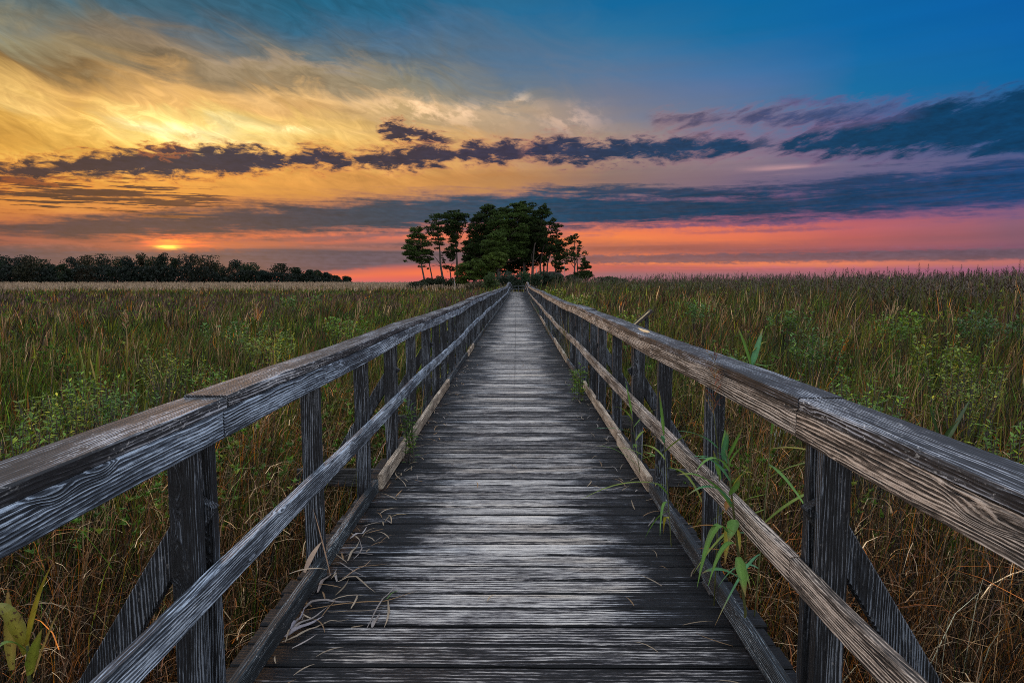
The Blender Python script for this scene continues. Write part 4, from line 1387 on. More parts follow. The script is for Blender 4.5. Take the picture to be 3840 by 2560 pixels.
def clumps(x, y, per, spread):
    """gather points into tussocks whose blades share colour, height and lean"""
    n = len(x)
    nc = max(1, n // per)
    ci = rg.integers(0, nc, n)
    sp = spread * np.exp(rg.normal(0, .4, nc))[ci]
    cx, cy = x[:nc][ci] + rg.normal(size=n) * sp, y[:nc][ci] + rg.normal(size=n) * sp
    wx = np.where(cy > 15, 0.004 * np.maximum(cy - 15, 0) ** 1.05 * .9, 0)
    off = cx - wx
    cx = np.where((np.abs(off) < 1.05) & (cy < 91), wx + np.sign(off) * (1.05 + .3 * rg.random(n)), cx)
    return cx, cy, ci, nc


def pick_c(x, y, ci, nc):
    """colours by tussock, with some strays"""
    first = np.zeros(nc, int)
    first[ci] = np.arange(len(ci))
    cc, k = pick(x[first], y[first])
    c = cc[ci] * np.exp(rg.normal(-.1, .45, (len(x), 1)))
    stray, _ = pick(x, y)
    m_ = rg.random(len(x)) < .12
    c[m_] = stray[m_]
    return c, rg.uniform(.72, 1.18, nc)[ci], rg.uniform(0, 2 * np.pi, nc)[ci]


def pick(x, y):
    w = weights(x, y, None)
    cw = w.cumsum(1)
    k = (rg.random(len(x))[:, None] > cw).sum(1).clip(0, len(PN) - 1)
    c = PC[k] * np.exp(rg.normal(-.12, .42, (len(x), 1))) * (1 + .07 * rg.normal(size=(len(x), 3)))
    return np.clip(c, .004, .8), k


# four sheets of growth: near, middle and far grass, then the reeds
g = Geo()
x, y = scatter(150000, 1.25, 9, -66, 66)
# thicker belt along both sides of the walk
yb = rg.uniform(.3, 14, 42000)
xb = rg.choice([-1, 1], 42000) * (1.03 + np.abs(rg.normal(0, .8, 42000)))
x, y = np.concatenate([x, xb]), np.concatenate([y, yb])
pm = rg.permutation(len(x))
x, y, ci, nc = clumps(x[pm], y[pm], 9, .07)
c, hm, la = pick_c(x, y, ci, nc)
h = canopy(x, y) * hm * rg.uniform(.35, 1.14, len(x))
dd = np.hypot(x, y)
blades(g, x, y, h, np.maximum(.0035, .0011 * dd) * rg.uniform(.6, 1.7, len(x)), rg.uniform(.05, .50, len(x)) ** 1.2, c, 3, la=la)
tag(g.build('near_grass', M_GRASS), 'dead brown and green marsh grass beside the boardwalk', kind='stuff')

g = Geo()
x, y = scatter(230000, 8, 46, -52, 52)
x, y, ci, nc = clumps(x, y, 11, .14)
c, hm, la = pick_c(x, y, ci, nc)
h = canopy(x, y) * hm * rg.uniform(.45, 1.16, len(x))
dd = np.hypot(x, y)
blades(g, x, y, h, .0012 * dd * rg.uniform(.6, 1.5, len(x)), rg.uniform(.04, .36, len(x)), c, 2, la=la)
tag(g.build('marsh_grass', M_GRASS), 'green and olive marsh grass of the open field', kind='stuff')

g = Geo()
x, y = scatter(150000, 44, 330, -52, 50)
ok = ~((x < 4) & (y > 225))
x, y = x[ok], y[ok]
x, y, ci, nc = clumps(x, y, 9, .5)
c, hm, la = pick_c(x, y, ci, nc)
h = canopy(x, y) * (hm * .4 + .6) * rg.uniform(.55, 1.08, len(x))
dd = np.hypot(x, y)
blades(g, x, y, h, .0011 * dd * rg.uniform(.6, 1.5, len(x)), rg.uniform(.03, .30, len(x)), c, 2)
tag(g.build('far_grass', M_GRASS), 'far marsh grass in mauve, green and tan bands', kind='stuff')

# taller blades standing clear of the rest
g = Geo()
x, y = scatter(15000, 4.5, 48, -52, 52)
x, y, ci, nc = clumps(x, y, 5, .10)
dd = np.hypot(x, y)
h = canopy(x, y) * rg.uniform(1.0, 1.36, len(x))
pk = np.array([PAL['olive'], PAL['lime'], PAL['green'], PAL['olive'], PAL['tan'], PAL['brown']])[rg.integers(0, 6, nc)[ci]]
blades(g, x, y, h, np.maximum(.007, .0014 * dd) * rg.uniform(.7, 1.3, len(x)), rg.uniform(.03, .28, len(x)), pk * np.exp(rg.normal(-.1, .35, (len(x), 1))), 3)
tag(g.build('standing_grass', M_GRASS), 'taller grass blades standing clear of the field', kind='stuff')

# tangled dead straw between the stalks, close by
g = Geo()
n = 17000
yb = rg.uniform(.6, 9, n)
xb = rg.choice([-1, 1], n) * (1.05 + np.abs(rg.normal(0, 1.5, n)))
z0 = GROUND + canopy(xb, yb) * rg.uniform(.1, .85, n)
cs = np.array([PAL['tan'], PAL['brown'], PAL['pale'], PAL['orange'], PAL['brown']])[rg.integers(0, 5, n)] * np.exp(rg.normal(-.45, .55, (n, 1))) * np.array([1.1, .92, .72])
L = rg.uniform(.12, .5, n)
blades(g, xb, yb, L * .35, rg.uniform(.003, .0065, n), rg.uniform(1.0, 3.0, n), cs, 3, z0, droop=.9)
tag(g.build('straw_tangle', M_STRAW), 'tangled dead straw among the stalks', kind='stuff')

# feathery reed heads: the skyline on the right, the tan belt on the left
def plumes(g, x, y, ztop, size, col):
    n = len(x)
    per = 12
    u = np.tile(np.linspace(0, 1, per), n)
    c = np.repeat(np.stack([x, y, ztop], 1), per, 0)
    s = np.repeat(size, per)
    a = rg.uniform(0, 6.28, n * per)
    w = .27 * s * (1 - u) ** .7 * (0.35 + 1.2 * np.minimum(u * 3, 1))
    tip = c + np.stack([np.cos(a) * w, np.sin(a) * w, -s * (1 - u) * .9 + .10 * s], 1)
    root = c + np.stack([np.zeros_like(u), np.zeros_like(u), -s * (1 - u) * .9 - .16 * s], 1)
    r2 = root + np.stack([-np.sin(a), np.cos(a), np.full_like(a, .6)], 1) * (.085 * s)[:, None]
    V = np.stack([root, r2, tip], 1)
    g.arrays(V.reshape(-1, 3), np.arange(n * per * 3).reshape(-1, 3), np.repeat(np.repeat(col, per, 0), 3, 0))


g = Geo()
n = 9000
d = np.exp(rg.uniform(math.log(24), math.log(150), n))
a = np.radians(rg.uniform(3, 50, n))
x, y = d * np.sin(a), d * np.cos(a)
rl = right_reed_line(x, y)
ok = rl > -3
x, y, rl, d = x[ok], y[ok], rl[ok], d[ok]
H = canopy(x, y) * rg.uniform(.82, 1.16, len(x)) + .05
cst = np.array((.060, .062, .020)) * rg.uniform(.6, 1.4, (len(x), 1))
blades(g, x, y, H, np.maximum(.010, .0007 * d), rg.uniform(.01, .10, len(x)), cst, 2, droop=.03)
# leaves of the reeds
for r in range(3):
    zz = GROUND + H * rg.uniform(.45, .85, len(x))
    blades(g, x, y, H * rg.uniform(.14, .26, len(x)), np.maximum(.022, .001 * d), rg.uniform(.5, 1.1, len(x)), cst * rg.uniform(.7, 1.4, (len(x), 1)), 2, zz, droop=.5)
tag(g.build('reed_bed', M_GRASS), 'tall reed bed rising against the sky on the right', kind='stuff')
g = Geo()
pc = np.array((.070, .047, .034)) * rg.uniform(.5, 1.4, (len(x), 1))
plumes(g, x + .07 * H, y, GROUND + H * .97 + .12, rg.uniform(.24, .48, len(x)), pc)
tag(g.build('reed_heads', M_STRAW), 'feathery heads of the reed bed on the right', kind='stuff')

g = Geo()
n = 15000
y = rg.uniform(96, 225, n)
x = -np.abs(rg.uniform(-.02, .86, n)) * y + 4
H = canopy(x, y) * rg.uniform(.85, 1.15, n)
thin = vnoise(x, y, .05, 7.0) * .9 + .25
keep = rg.random(n) < thin
x, y, H = x[keep], y[keep], H[keep]
pc = np.array((.34, .245, .155)) * rg.uniform(.5, 1.3, (len(x), 1))
plumes(g, x, y, GROUND + H + .05, rg.uniform(.35, .60, len(x)) * (1 + y / 300), pc)
tag(g.build('reed_heads_tan', M_STRAW), 'belt of tan reed heads before the far treeline', kind='stuff')

# low leafy ground cover through the whole field
g = Geo()
x, y = scatter(17000, 3.2, 60, -55, 55)
p = vnoise(x, y, .55, 9.0) + .5 * vnoise(x, y, 1.7, 4.0)
ok = p > .95 + .35 * np.clip((6 - np.hypot(x, y)) / 3, 0, 1)
x, y = x[ok], y[ok]
d = np.hypot(x, y)
z = GROUND + canopy(x, y) * rg.uniform(.55, 1.02, len(x))
col = np.where(rg.random((len(x), 1)) < .8, np.array([[.072, .150, .016]]), np.array([[.18, .22, .022]])) * rg.uniform(.5, 1.5, (len(x), 1))
tufts(g, np.stack([x, y, z], 1), .030 + .0022 * d, col, per=6, flat=.8, slim=.28)
tag(g.build('leafy_undergrowth', M_LEAF), 'small green leafy growth scattered through the grass', kind='stuff')


# ------------------------------------------------------------------ single plants and small things
rd = random.Random(21)


def ribbon(g, pts, widths, col, up=Vector((0, 0, 1)), fold=0.25, tip=None):
    """a folded leaf blade along points"""
    n = len(pts)
    vs = []
    for i, p in enumerate(pts):
        p = Vector(p)
        q = (Vector(pts[min(i + 1, n - 1)]) - Vector(pts[max(i - 1, 0)])).normalized()
        s = q.cross(up)
        s = s.normalized() if s.length > 1e-4 else Vector((1, 0, 0))
        nr = s.cross(q).normalized()
        w = widths[i] * .5
        vs += [tuple(p - s * w + nr * (w * fold)), tuple(p), tuple(p + s * w + nr * (w * fold))]
    fs = []
    for i in range(n - 1):
        a = i * 3
        fs += [(a, a + 1, a + 4, a + 3), (a + 1, a + 2, a + 5, a + 4)]
    if tip:
        cols = []
        for i in range(n):
            u = max(0.0, (i / (n - 1) - .72) / .28)
            c = tuple(col[k] * (1 - u) + tip[k] * u for k in range(3))
            cols += [tuple(v * .8 for v in c), tuple(v * 1.25 for v in c), tuple(v * rd.uniform(.7, 1.0) for v in c)]
        g.add(vs, fs, None, cols)
    else:
        g.add(vs, fs, col)


def curve3(a, b_, sag, n=8, side=0.0):
    a, b_ = Vector(a), Vector(b_)
    d = b_ - a
    s = Vector((-d.y, d.x, 0))
    out = []
    for i in range(n):
        u = i / (n - 1)
        out.append(a + d * u + Vector((0, 0, sag * 4 * u * (1 - u))) + s * (side * 4 * u * (1 - u)))
    return out


def leaf_w(wm, n=8):
    return [wm * (0.45 + 0.55 * min(1, (i / (n - 1)) * 4)) * (1 - max(0, (i / (n - 1) - .3) / .7) ** 1.8) + .0006 for i in range(n)]




def spotted(name, base, spots):
    m = leaf_mat(name, .3, .5, .4)
    t = m.node_tree
    return m


m_sp = leaf_mat('spotted_leaf', .30, .5, .4)
t = m_sp.node_tree
pb = [n for n in t.nodes if n.type == 'BSDF_PRINCIPLED'][0]
src = pb.inputs['Base Color'].links[0].from_socket
tc = t.nodes.new('ShaderNodeTexCoord')
sp = noise(t, Ex(t, tc.outputs['Object']), 95.0, 2, 0.5).sstep(.60, .66)
mm = mix(t, sp, Ex(t, src), C(.045, .016, .006))
t.links.new(mm.s, pb.inputs['Base Color'])
M_SPOT = m_sp
GREEN, YEL, TEAL, BRN = (.11, .23, .040), (.30, .27, .03), (.075, .22, .09), (.26, .12, .03)


def plume_head(g, top, ln, n, col, spread=.35):
    """a loose feathery seed head hanging along the last part of a stem"""
    top = Vector(top)
    for i in range(n):
        u = rd.random()
        p = top - Vector((0, 0, ln * u))
        a = rd.uniform(0, 6.28)
        L = ln * spread * (0.25 + u * .9) * rd.uniform(.5, 1.1)
        q = p + Vector((math.cos(a) * L * .6, math.sin(a) * L * .6, L * .75))
        w = max(.0016, ln * .008)
        c = tuple(v * rd.uniform(.6, 1.4) for v in col)
        limb(g, [p, p.lerp(q, .6) + Vector((0, 0, .01)), q], w * .5, w * .25, 3, c)
        for k in range(5):
            s = p.lerp(q, .35 + .65 * rd.random())
            e = s + Vector((rd.uniform(-1, 1), rd.uniform(-1, 1), rd.uniform(-.6, 1))) * (ln * .05)
            g.add([tuple(s), tuple(e + Vector((w * 1.8, 0, 0))), tuple(e - Vector((0, w * 1.8, 0)))], [(0, 1, 2)], c)


def reed(label, stem, leaves=(), head=None, name='reed', r=.0045, group=None, mat=None, stemcol=(.09, .10, .03), cat='reed', headcol=(.17, .10, .045)):
    """stem: world points; leaves: (root, tip, width, sag, colour)"""
    b0 = Vector(stem[0])
    root = empty(name, b0, label, cat, group)
    g = Geo()
    limb(g, [Vector(p) - b0 for p in stem], r, r * .5, 6, stemcol)
    g.build('stem', M_LEAF, root, True)
    for (a, b_, w, sag, col) in leaves:
        g = Geo()
        ribbon(g, [p - b0 for p in curve3(a, b_, sag, 9, rd.uniform(-.06, .06))], leaf_w(w, 9), col, tip=(.26, .15, .05) if rd.random() < .6 else col)
        g.build('leaf', mat or M_LEAF, root)
    if head:
        g = Geo()
        plume_head(g, Vector(stem[-1]) - b0 + Vector((0, 0, head[1])), head[0], head[2], headcol)
        g.build('seed_head', M_STRAW, root)
    return root


# the reed that has grown in through the right hand railing
q7 = lambda x, y, d: at(2540 + x / 1.742, 1400 + y / 1.742, d)
st = [Vector((.90, 2.46, GROUND)), q7(445, 1560, 2.42), q7(400, 1190, 2.40), q7(372, 940, 2.38), q7(348, 740, 2.38), q7(336, 600, 2.40), q7(318, 500, 2.42)]
L_ = [((340, 700), (132, 558), 2.30, .030, .03, TEAL), ((350, 872), (-2, 662), 2.22, .034, .045, GREEN), ((345, 795), (410, 668), 2.32, .030, -.01, GREEN),
      ((372, 955), (332, 1102), 2.30, .038, .01, GREEN), ((322, 1034), (128, 1400), 2.20, .030, .10, GREEN), ((412, 1342), (160, 1305), 2.22, .030, .02, TEAL),
      ((396, 1198), (445, 1456), 2.28, .038, .01, GREEN), ((336, 600), (470, 465), 2.45, .020, .02, GREEN), ((330, 590), (265, 520), 2.38, .022, .01, TEAL),
      ((400, 1195), (128, 1145), 2.28, .010, .01, BRN), ((335, 1000), (310, 1255), 2.36, .024, .03, YEL), ((350, 820), (318, 900), 2.30, .022, 0, BRN), ((378, 1010), (410, 1170), 2.40, .020, .01, YEL), ((340, 640), (120, 640), 2.26, .022, .05, GREEN), ((352, 850), (60, 800), 2.20, .024, .05, TEAL), ((330, 560), (430, 350), 2.48, .022, .0, GREEN), ((300, 560), (330, 360), 2.5, .022, .0, TEAL), ((390, 1120), (200, 1390), 2.18, .020, .06, GREEN), ((405, 1250), (480, 1420), 2.36, .018, .03, GREEN), ((350, 780), (500, 660), 2.46, .018, .04, YEL), ((380, 1040), (70, 1010), 2.22, .012, .02, BRN)]
reed('tall green reed leaning in through the right railing with broad drooping leaves', st, [(q7(*a, d + .06), q7(*b_, d), w * 1.15, s, c) for a, b_, d, w, s, c in L_], r=.0055)
st = [Vector((.89, 2.72, GROUND)), q7(275, 700, 2.70), q7(262, 470, 2.68), q7(246, 330, 2.66), q7(238, 262, 2.65)]
reed('reed with a rusty feathery head standing before the right side rail', st,
     [(q7(262, 486, 2.67), q7(2, 376, 2.58), .022, .02, TEAL), (q7(272, 582, 2.67), q7(92, 545, 2.6), .018, .015, TEAL), (q7(300, 520, 2.72), q7(312, 362, 2.75), .020, .0, GREEN), (q7(280, 690, 2.7), q7(236, 500, 2.66), .022, .0, GREEN)],
     (.30, .285, 34), r=.0032, headcol=(.19, .085, .025))
# more reeds crowding the right railing
for i, (x, y, top, n, lean, lab) in enumerate([(.90, 3.35, .62, 10, -.10, 'leafy reed between the second and third right posts'),
                                              (1.02, 2.62, .80, 9, .05, 'dark reed standing outside the right railing behind the tall one'), (.97, 4.45, .50, 8, -.14, 'reed spilling over the newer right toe board')]):
    st = [Vector((x, y, GROUND)), Vector((x + lean * .3, y, -.1)), Vector((x + lean, y - .03, top))]
    lv = []
    for k in range(n):
        u = .35 + .65 * k / n
        p = st[1].lerp(st[2], u)
        a = rd.uniform(0, 6.28)
        L = rd.uniform(.22, .44)
        dx_ = math.cos(a) * L - (.10 if lean < 0 else 0)
        lv.append((p, p + Vector((dx_, math.sin(a) * L * .7 - .08, rd.uniform(-.22, .20))), rd.uniform(.012, .024), rd.uniform(.02, .08), rd.choice([GREEN, TEAL, GREEN, YEL, (.16, .22, .03)])))
    lv.append((st[2], st[2] + Vector((lean * .4, -.05, .24)), .018, .0, GREEN))
    reed(lab, st, lv, r=.004)
# upright leaves over the right cap
q6 = lambda x, y, d: at(2300 + x / 1.527, 950 + y / 1.527, d)
reed('two upright green reed blades rising behind the right rail cap', [Vector((1.12, 3.02, GROUND)), q6(800, 900, 2.98), q6(792, 640, 2.96)],
     [(q6(790, 655, 2.96), q6(708, 412, 2.94), .026, .01, GREEN), (q6(792, 655, 2.96), q6(856, 430, 3.0), .034, .0, TEAL), (q6(800, 625, 2.96), q6(960, 614, 2.9), .018, -.02, GREEN), (q6(760, 690, 2.96), q6(643, 590, 3.1), .022, .02, TEAL), (q6(798, 560, 2.98), q6(888, 504, 3.0), .010, .01, YEL)], r=.004)
reed('clump of dark upright reed leaves in the grass right of the railing', [q6(1890, 1240, 4.1) + Vector((0, 0, -.7)), q6(1890, 1100, 4.1)],
     [(q6(1885, 1120, 4.1), q6(1805, 850, 4.1), .035, .0, (.034, .07, .022)), (q6(1890, 1120, 4.1), q6(2040, 840, 4.2), .030, .03, (.05, .08, .03)), (q6(1880, 1100, 4.1), q6(1985, 950, 4.0), .04, .02, (.034, .07, .022)), (q6(1870, 1120, 4.1), q6(1690, 990, 4.1), .03, .03, (.034, .06, .022)), (q6(1890, 1110, 4.15), q6(1840, 830, 4.2), .016, 0, (.20, .13, .07))], r=.005)
# blotched leaves bottom left
q1 = lambda x, y, d: at(x / 1.3515, 1400 + y / 1.3515, d)
reed('broad yellowing reed leaves with brown spots in the lower left corner', [Vector((-1.26, 1.60, GROUND)), q1(150, 1560, 1.58), q1(138, 1380, 1.58)],
     [(q1(60, 1500, 1.62), q1(40, 1080, 1.64), .026, .01, (.20, .17, .03)), (q1(170, 1540, 1.57), q1(300, 1200, 1.62), .018, .01, (.30, .20, .05)), (q1(142, 1370, 1.58), q1(282, 930, 1.60), .040, .02, (.24, .20, .020)), (q1(155, 1525, 1.56), q1(215, 1290, 1.55), .036, .01, (.18, .21, .024)), (q1(132, 1420, 1.58), q1(-60, 1190, 1.6), .042, .05, (.22, .20, .022)), (q1(140, 1415, 1.57), q1(-40, 1425, 1.5), .022, .03, (.10, .17, .02))], mat=M_SPOT, r=.006)
# left field
q5 = lambda x, y, d: at(x / 1.68, 850 + y / 1.68, d)
for lab, x, y0, y1, d, n, c in [('fan of yellow green reed blades in the left field', 535, 900, 690, 8.0, 6, (.16, .19, .03)), ('narrow yellow reed blades right beside the fan of blades', 607, 890, 705, 8.2, 3, (.19, .19, .03))]:
    b0 = q5(x, y0 + 60, d)
    reed(lab, [Vector((b0.x, b0.y, GROUND)), b0],
         [(b0 + Vector((0, 0, -.1)), q5(x + rd.uniform(-50, 40), y1 + rd.uniform(0, 110), d + rd.uniform(-.3, .3)), .024, .01, tuple(v * rd.uniform(.7, 1.2) for v in c)) for k in range(n)], r=.005)
b0 = q5(800, 920, 8.0)
reed('single tall tan reed with a seed head in the left field', [Vector((b0.x, b0.y, GROUND)), b0, q5(797, 700, 8.0), q5(794, 640, 8.0)],
     [(q5(800, 900, 8), q5(788, 740, 8), .022, 0, YEL), (q5(800, 860, 8), q5(812, 700, 8), .020, 0, (.2, .19, .03)), (q5(800, 930, 8), q5(770, 830, 8), .02, .02, (.26, .13, .02))], (.28, .24, 34), r=.006, headcol=(.40, .25, .12), stemcol=(.2, .16, .05))
# seed stalks by the right railing
q2 = lambda x, y, d: at(1940 + x / 2.8, 1050 + y / 2.8, d)
for lab, x, y0, y1, d in [('tall straw coloured seed stalk left of the slanted sign', 880, 330, 105, 15), ('thin leaning seed stalk, middle of the three beside the right railing', 785, 290, 50, 17), ('short bent seed stalk nearest the end of the right railing', 632, 220, 90, 21)]:
    b0 = q2(x, y0, d)
    hd = q2(x, y1, d).z
    reed(lab, [Vector((b0.x, b0.y, GROUND)), b0, Vector((b0.x + .03, b0.y, (b0.z + hd) / 2))], [(b0, b0 + Vector((-.25, 0, .1)), .02, .05, YEL)], ((hd - b0.z) * .62, hd - (b0.z + hd) / 2, 26), r=.008, headcol=(.30, .22, .10), stemcol=(.2, .17, .05))
# reeds that stand out on the right skyline
sk = [(1425, 92, 'first clear reed head on the right skyline counting from the trees'), (1470, 88, 'slim reed close right of the first clear skyline head'), (1570, 74, 'reed with a dense head, below the middle of the pink sky'),
      (1690, 74, 'reed just left of the tall forked pair on the skyline'), (1752, 55, 'tallest reed of the skyline with leaves held out like arms'), (1805, 62, 'second tallest reed right beside the one with leaf arms'),
      (1945, 70, 'reed with a narrow head in the gap right of the tall pair'), (1995, 62, 'pale reed with an open loose head'), (2088, 66, 'bushy headed reed left of the last gap'), (2175, 84, 'short reed in the last gap of the skyline'), (2330, 38, 'reed highest at the right picture edge')]
for i, (x, y1, lab) in enumerate(sk):
    d = 40 - 12 * (x - 1400) / 950
    top = q6(x, y1, d)
    b0 = Vector((top.x, d, GROUND))
    up = top.z - .35
    lv = []
    for k in range(6):
        zz = up - .12 - .16 * k
        s = 1 if k % 2 else -1
        lv.append((Vector((top.x, d, zz)), Vector((top.x + s * rd.uniform(.18, .34), d + rd.uniform(-.1, .1), zz + rd.uniform(.02, .22))), .03, .03, (.05, .06, .025)))
    reed(lab, [b0, Vector((top.x - .03, d, (GROUND + up) / 2)), Vector((top.x, d, up))], lv, (.44, .35, 80), r=.011, group='reeds on the right skyline', headcol=(.075, .05, .036) if i != 7 else (.16, .12, .10), stemcol=(.06, .06, .03))


# leafy marsh bushes
def bush(label, px, py, depth, rx, rz, tone, n=420, leaf=.05, seed=0, yellow=.15, name='marsh_bush'):
    rr = random.Random(seed)
    p0 = at(px, py, depth)
    root = empty(name, (p0.x, p0.y, GROUND), label, 'bush', 'leafy bushes in the marsh')
    h = p0.z - GROUND
    sg, lg = Geo(), Geo()
    ns = max(9, int(n / 26))
    for k in range(ns):
        a = rr.uniform(0, 6.28)
        r = rx * rr.random() ** .6
        e = Vector((math.cos(a) * r, math.sin(a) * r, h + rz * rr.uniform(-.7, 1.0) * (1 - .5 * r / rx)))
        b_ = Vector((e.x * .3, e.y * .3, 0))
        mid = b_.lerp(e, .6) + Vector((rr.uniform(-.04, .04), rr.uniform(-.04, .04), 0))
        limb(sg, [b_, mid, e], .006, .002, 4, (.10, .075, .05))
        for q in range(26):
            u = rr.uniform(.55, 1.0) if rr.random() < .8 else rr.uniform(.3, .6)
            p = mid.lerp(e, (u - .3) / .7)
            a2 = rr.uniform(0, 6.28)
            d = Vector((math.cos(a2), math.sin(a2), rr.uniform(-.1, 1.0))).normalized()
            L = leaf * rr.uniform(.6, 1.35)
            s = d.cross(Vector((0, 0, 1))).normalized() * (L * .17)
            m_ = p + d * (L * .5)
            c = tone if rr.random() > yellow else (tone[0] * 2.6, tone[1] * 1.7, tone[2])
            f = rr.uniform(.55, 1.5)
            lg.add([tuple(p), tuple(m_ + s), tuple(p + d * L - Vector((0, 0, L * .12))), tuple(m_ - s)], [(0, 1, 2, 3)], tuple(v * f for v in c))
    sg.build('stems', M_BARK2, root)
    lg.build('foliage', M_LEAF, root)


G1, G2, G3 = (.110, .210, .018), (.150, .210, .020), (.068, .150, .024)
for i, (px, py, d, rx, rz, tone, n, lab) in enumerate([
    (350, 1450, 6.0, .42, .20, G1, 620, 'bright leafy bush below the fan of reed blades in the left field'), (215, 1500, 5.6, .32, .16, G2, 380, 'leafy bush with yellowish tips near the left picture edge'),
    (40, 1600, 4.4, .34, .16, G1, 420, 'green bush at the left picture edge above the rail cap'), (480, 1480, 5.8, .3, .14, G3, 300, 'dark leafed bush just above the near joint of the left cap'),
    (640, 1345, 8.2, .45, .17, G2, 420, 'bush with silvery leaf tips halfway along the left railing'), (790, 1400, 6.6, .22, .12, G1, 220, 'small bush close behind the left cap'),
    (1010, 1262, 11, .5, .15, G2, 320, 'pale bush rising over the left cap in the middle distance'), (1290, 1200, 15, .6, .16, G1, 300, 'bush right behind the left railing beyond the middle'),
    (880, 1225, 14, .7, .16, G3, 300, 'spreading dark bush out in the green grass of the left field'), (1110, 1115, 30, 1.1, .25, G3, 300, 'distant dark bush at the edge of the mauve grass'),
    (3200, 1450, 5.2, .42, .2, G1, 560, 'leafy bush behind the right cap near its joint'), (3310, 1540, 4.6, .3, .16, G3, 380, 'dark green bush beside the clump of dark reed leaves'),
    (3800, 1660, 4.0, .22, .18, G1, 340, 'bright leafy bush cut off by the right picture edge'), (3725, 1200, 13, .75, .28, (.045, .11, .022), 620, 'round fresh green bush standing out in the right field'),
    (3350, 1190, 14, .6, .2, G1, 420, 'bush left of the round fresh green one'), (3560, 1290, 9, .5, .18, G2, 380, 'loose bush below the round fresh green one'),
    (2960, 1180, 16, .6, .18, G3, 320, 'dark bush to the right of the slanted sign'), (2750, 1330, 8.5, .3, .14, G1, 260, 'small bush behind the pale split in the right cap'),
    (2620, 1140, 20, .7, .2, G3, 320, 'dark bush behind the slanted sign'), (3080, 1260, 10, .5, .16, G3, 320, 'low bush in the middle of the right field'),
    (2330, 1185, 14, .5, .16, G2, 300, 'yellow green bush at the foot of the slanted sign'), (2160, 1120, 28, .9, .25, G2, 300, 'bright bush beside the far right railing'),
    (2080, 1090, 45, 1.0, .3, G2, 300, 'small pale bush overhanging the far right railing'), (3640, 1400, 6.4, .4, .2, G2, 420, 'tall thin leafed bush at the right before the round green one')]):
    bush(lab, px, py, d, rx, rz, tone, int(n * 1.5), .055 if d < 9 else .05 + .004 * d, 70 + i)


# low sprigs and tufts pushing up through the edge of the deck
def tuft(label, x, y, z, n, h, spread, col, seed, lean=(0, 0), name='grass_tuft'):
    rr = random.Random(seed)
    root = empty(name, (x, y, z), label, 'grass tuft', 'tufts along the deck edges')
    g = Geo()
    for k in range(n):
        a = rr.uniform(0, 6.28)
        r = spread * rr.random()
        hh = h * rr.uniform(.45, 1.1)
        tip = Vector((math.cos(a) * r + lean[0] * hh, math.sin(a) * r + lean[1] * hh, hh))
        f = rr.uniform(.6, 1.4)
        c = tuple(v * f for v in col) if rr.random() < .75 else (.22 * f, .15 * f, .06 * f)
        ribbon(g, curve3((rr.uniform(-.04, .04), rr.uniform(-.06, .06), 0), tip, .10 * hh, 7), leaf_w(.009, 7), c)
    g.build('blades', M_LEAF, root)


for i, (x, y, n, h, sp_, lean, col, lab) in enumerate([
    (.985, 11.2, 26, 1.0, .30, (-.25, -.1), (.11, .12, .025), 'big yellow green grass tuft leaning over the right middle rail'), (.93, 8.0, 16, .45, .22, (-.4, -.2), (.06, .10, .03), 'short green tuft at the right toe board before the big tuft'),
    (-.97, 12.4, 16, .42, .2, (.3, -.1), (.07, .11, .03), 'green tuft at the end of the newer left toe board'), (-.98, 17.5, 14, .40, .22, (.3, 0), (.07, .10, .03), 'second tuft along the left deck edge'),
    (.96, 17.0, 18, .6, .3, (-.4, 0), (.08, .11, .03), 'tuft overhanging the right deck edge beyond the big one'), (-1.0, 6.4, 12, .5, .2, (.2, 0), (.05, .10, .03), 'thin green tuft left of the newer toe board'),
    (.98, 27.0, 22, .7, .4, (-.4, 0), (.07, .11, .03), 'leafy tuft crowding the right edge in the distance'), (1.05, 40.0, 26, .9, .5, (-.4, 0), (.07, .11, .03), 'farthest tuft hanging over the right edge')]):
    tuft(lab, x + drift(y), y, -.12 + rise(y), n, h, sp_, col, 500 + i, lean)
bush('sprig of dark green leaves poking under the left middle rail', 1530, 1520, 4.95, .09, .06, G3, 60, .05, 130, name='leafy_sprig')
bush('leafy sprig beside the right toe board', 2170, 1380, 7.6, .10, .08, G1, 120, .06, 131, name='leafy_sprig')

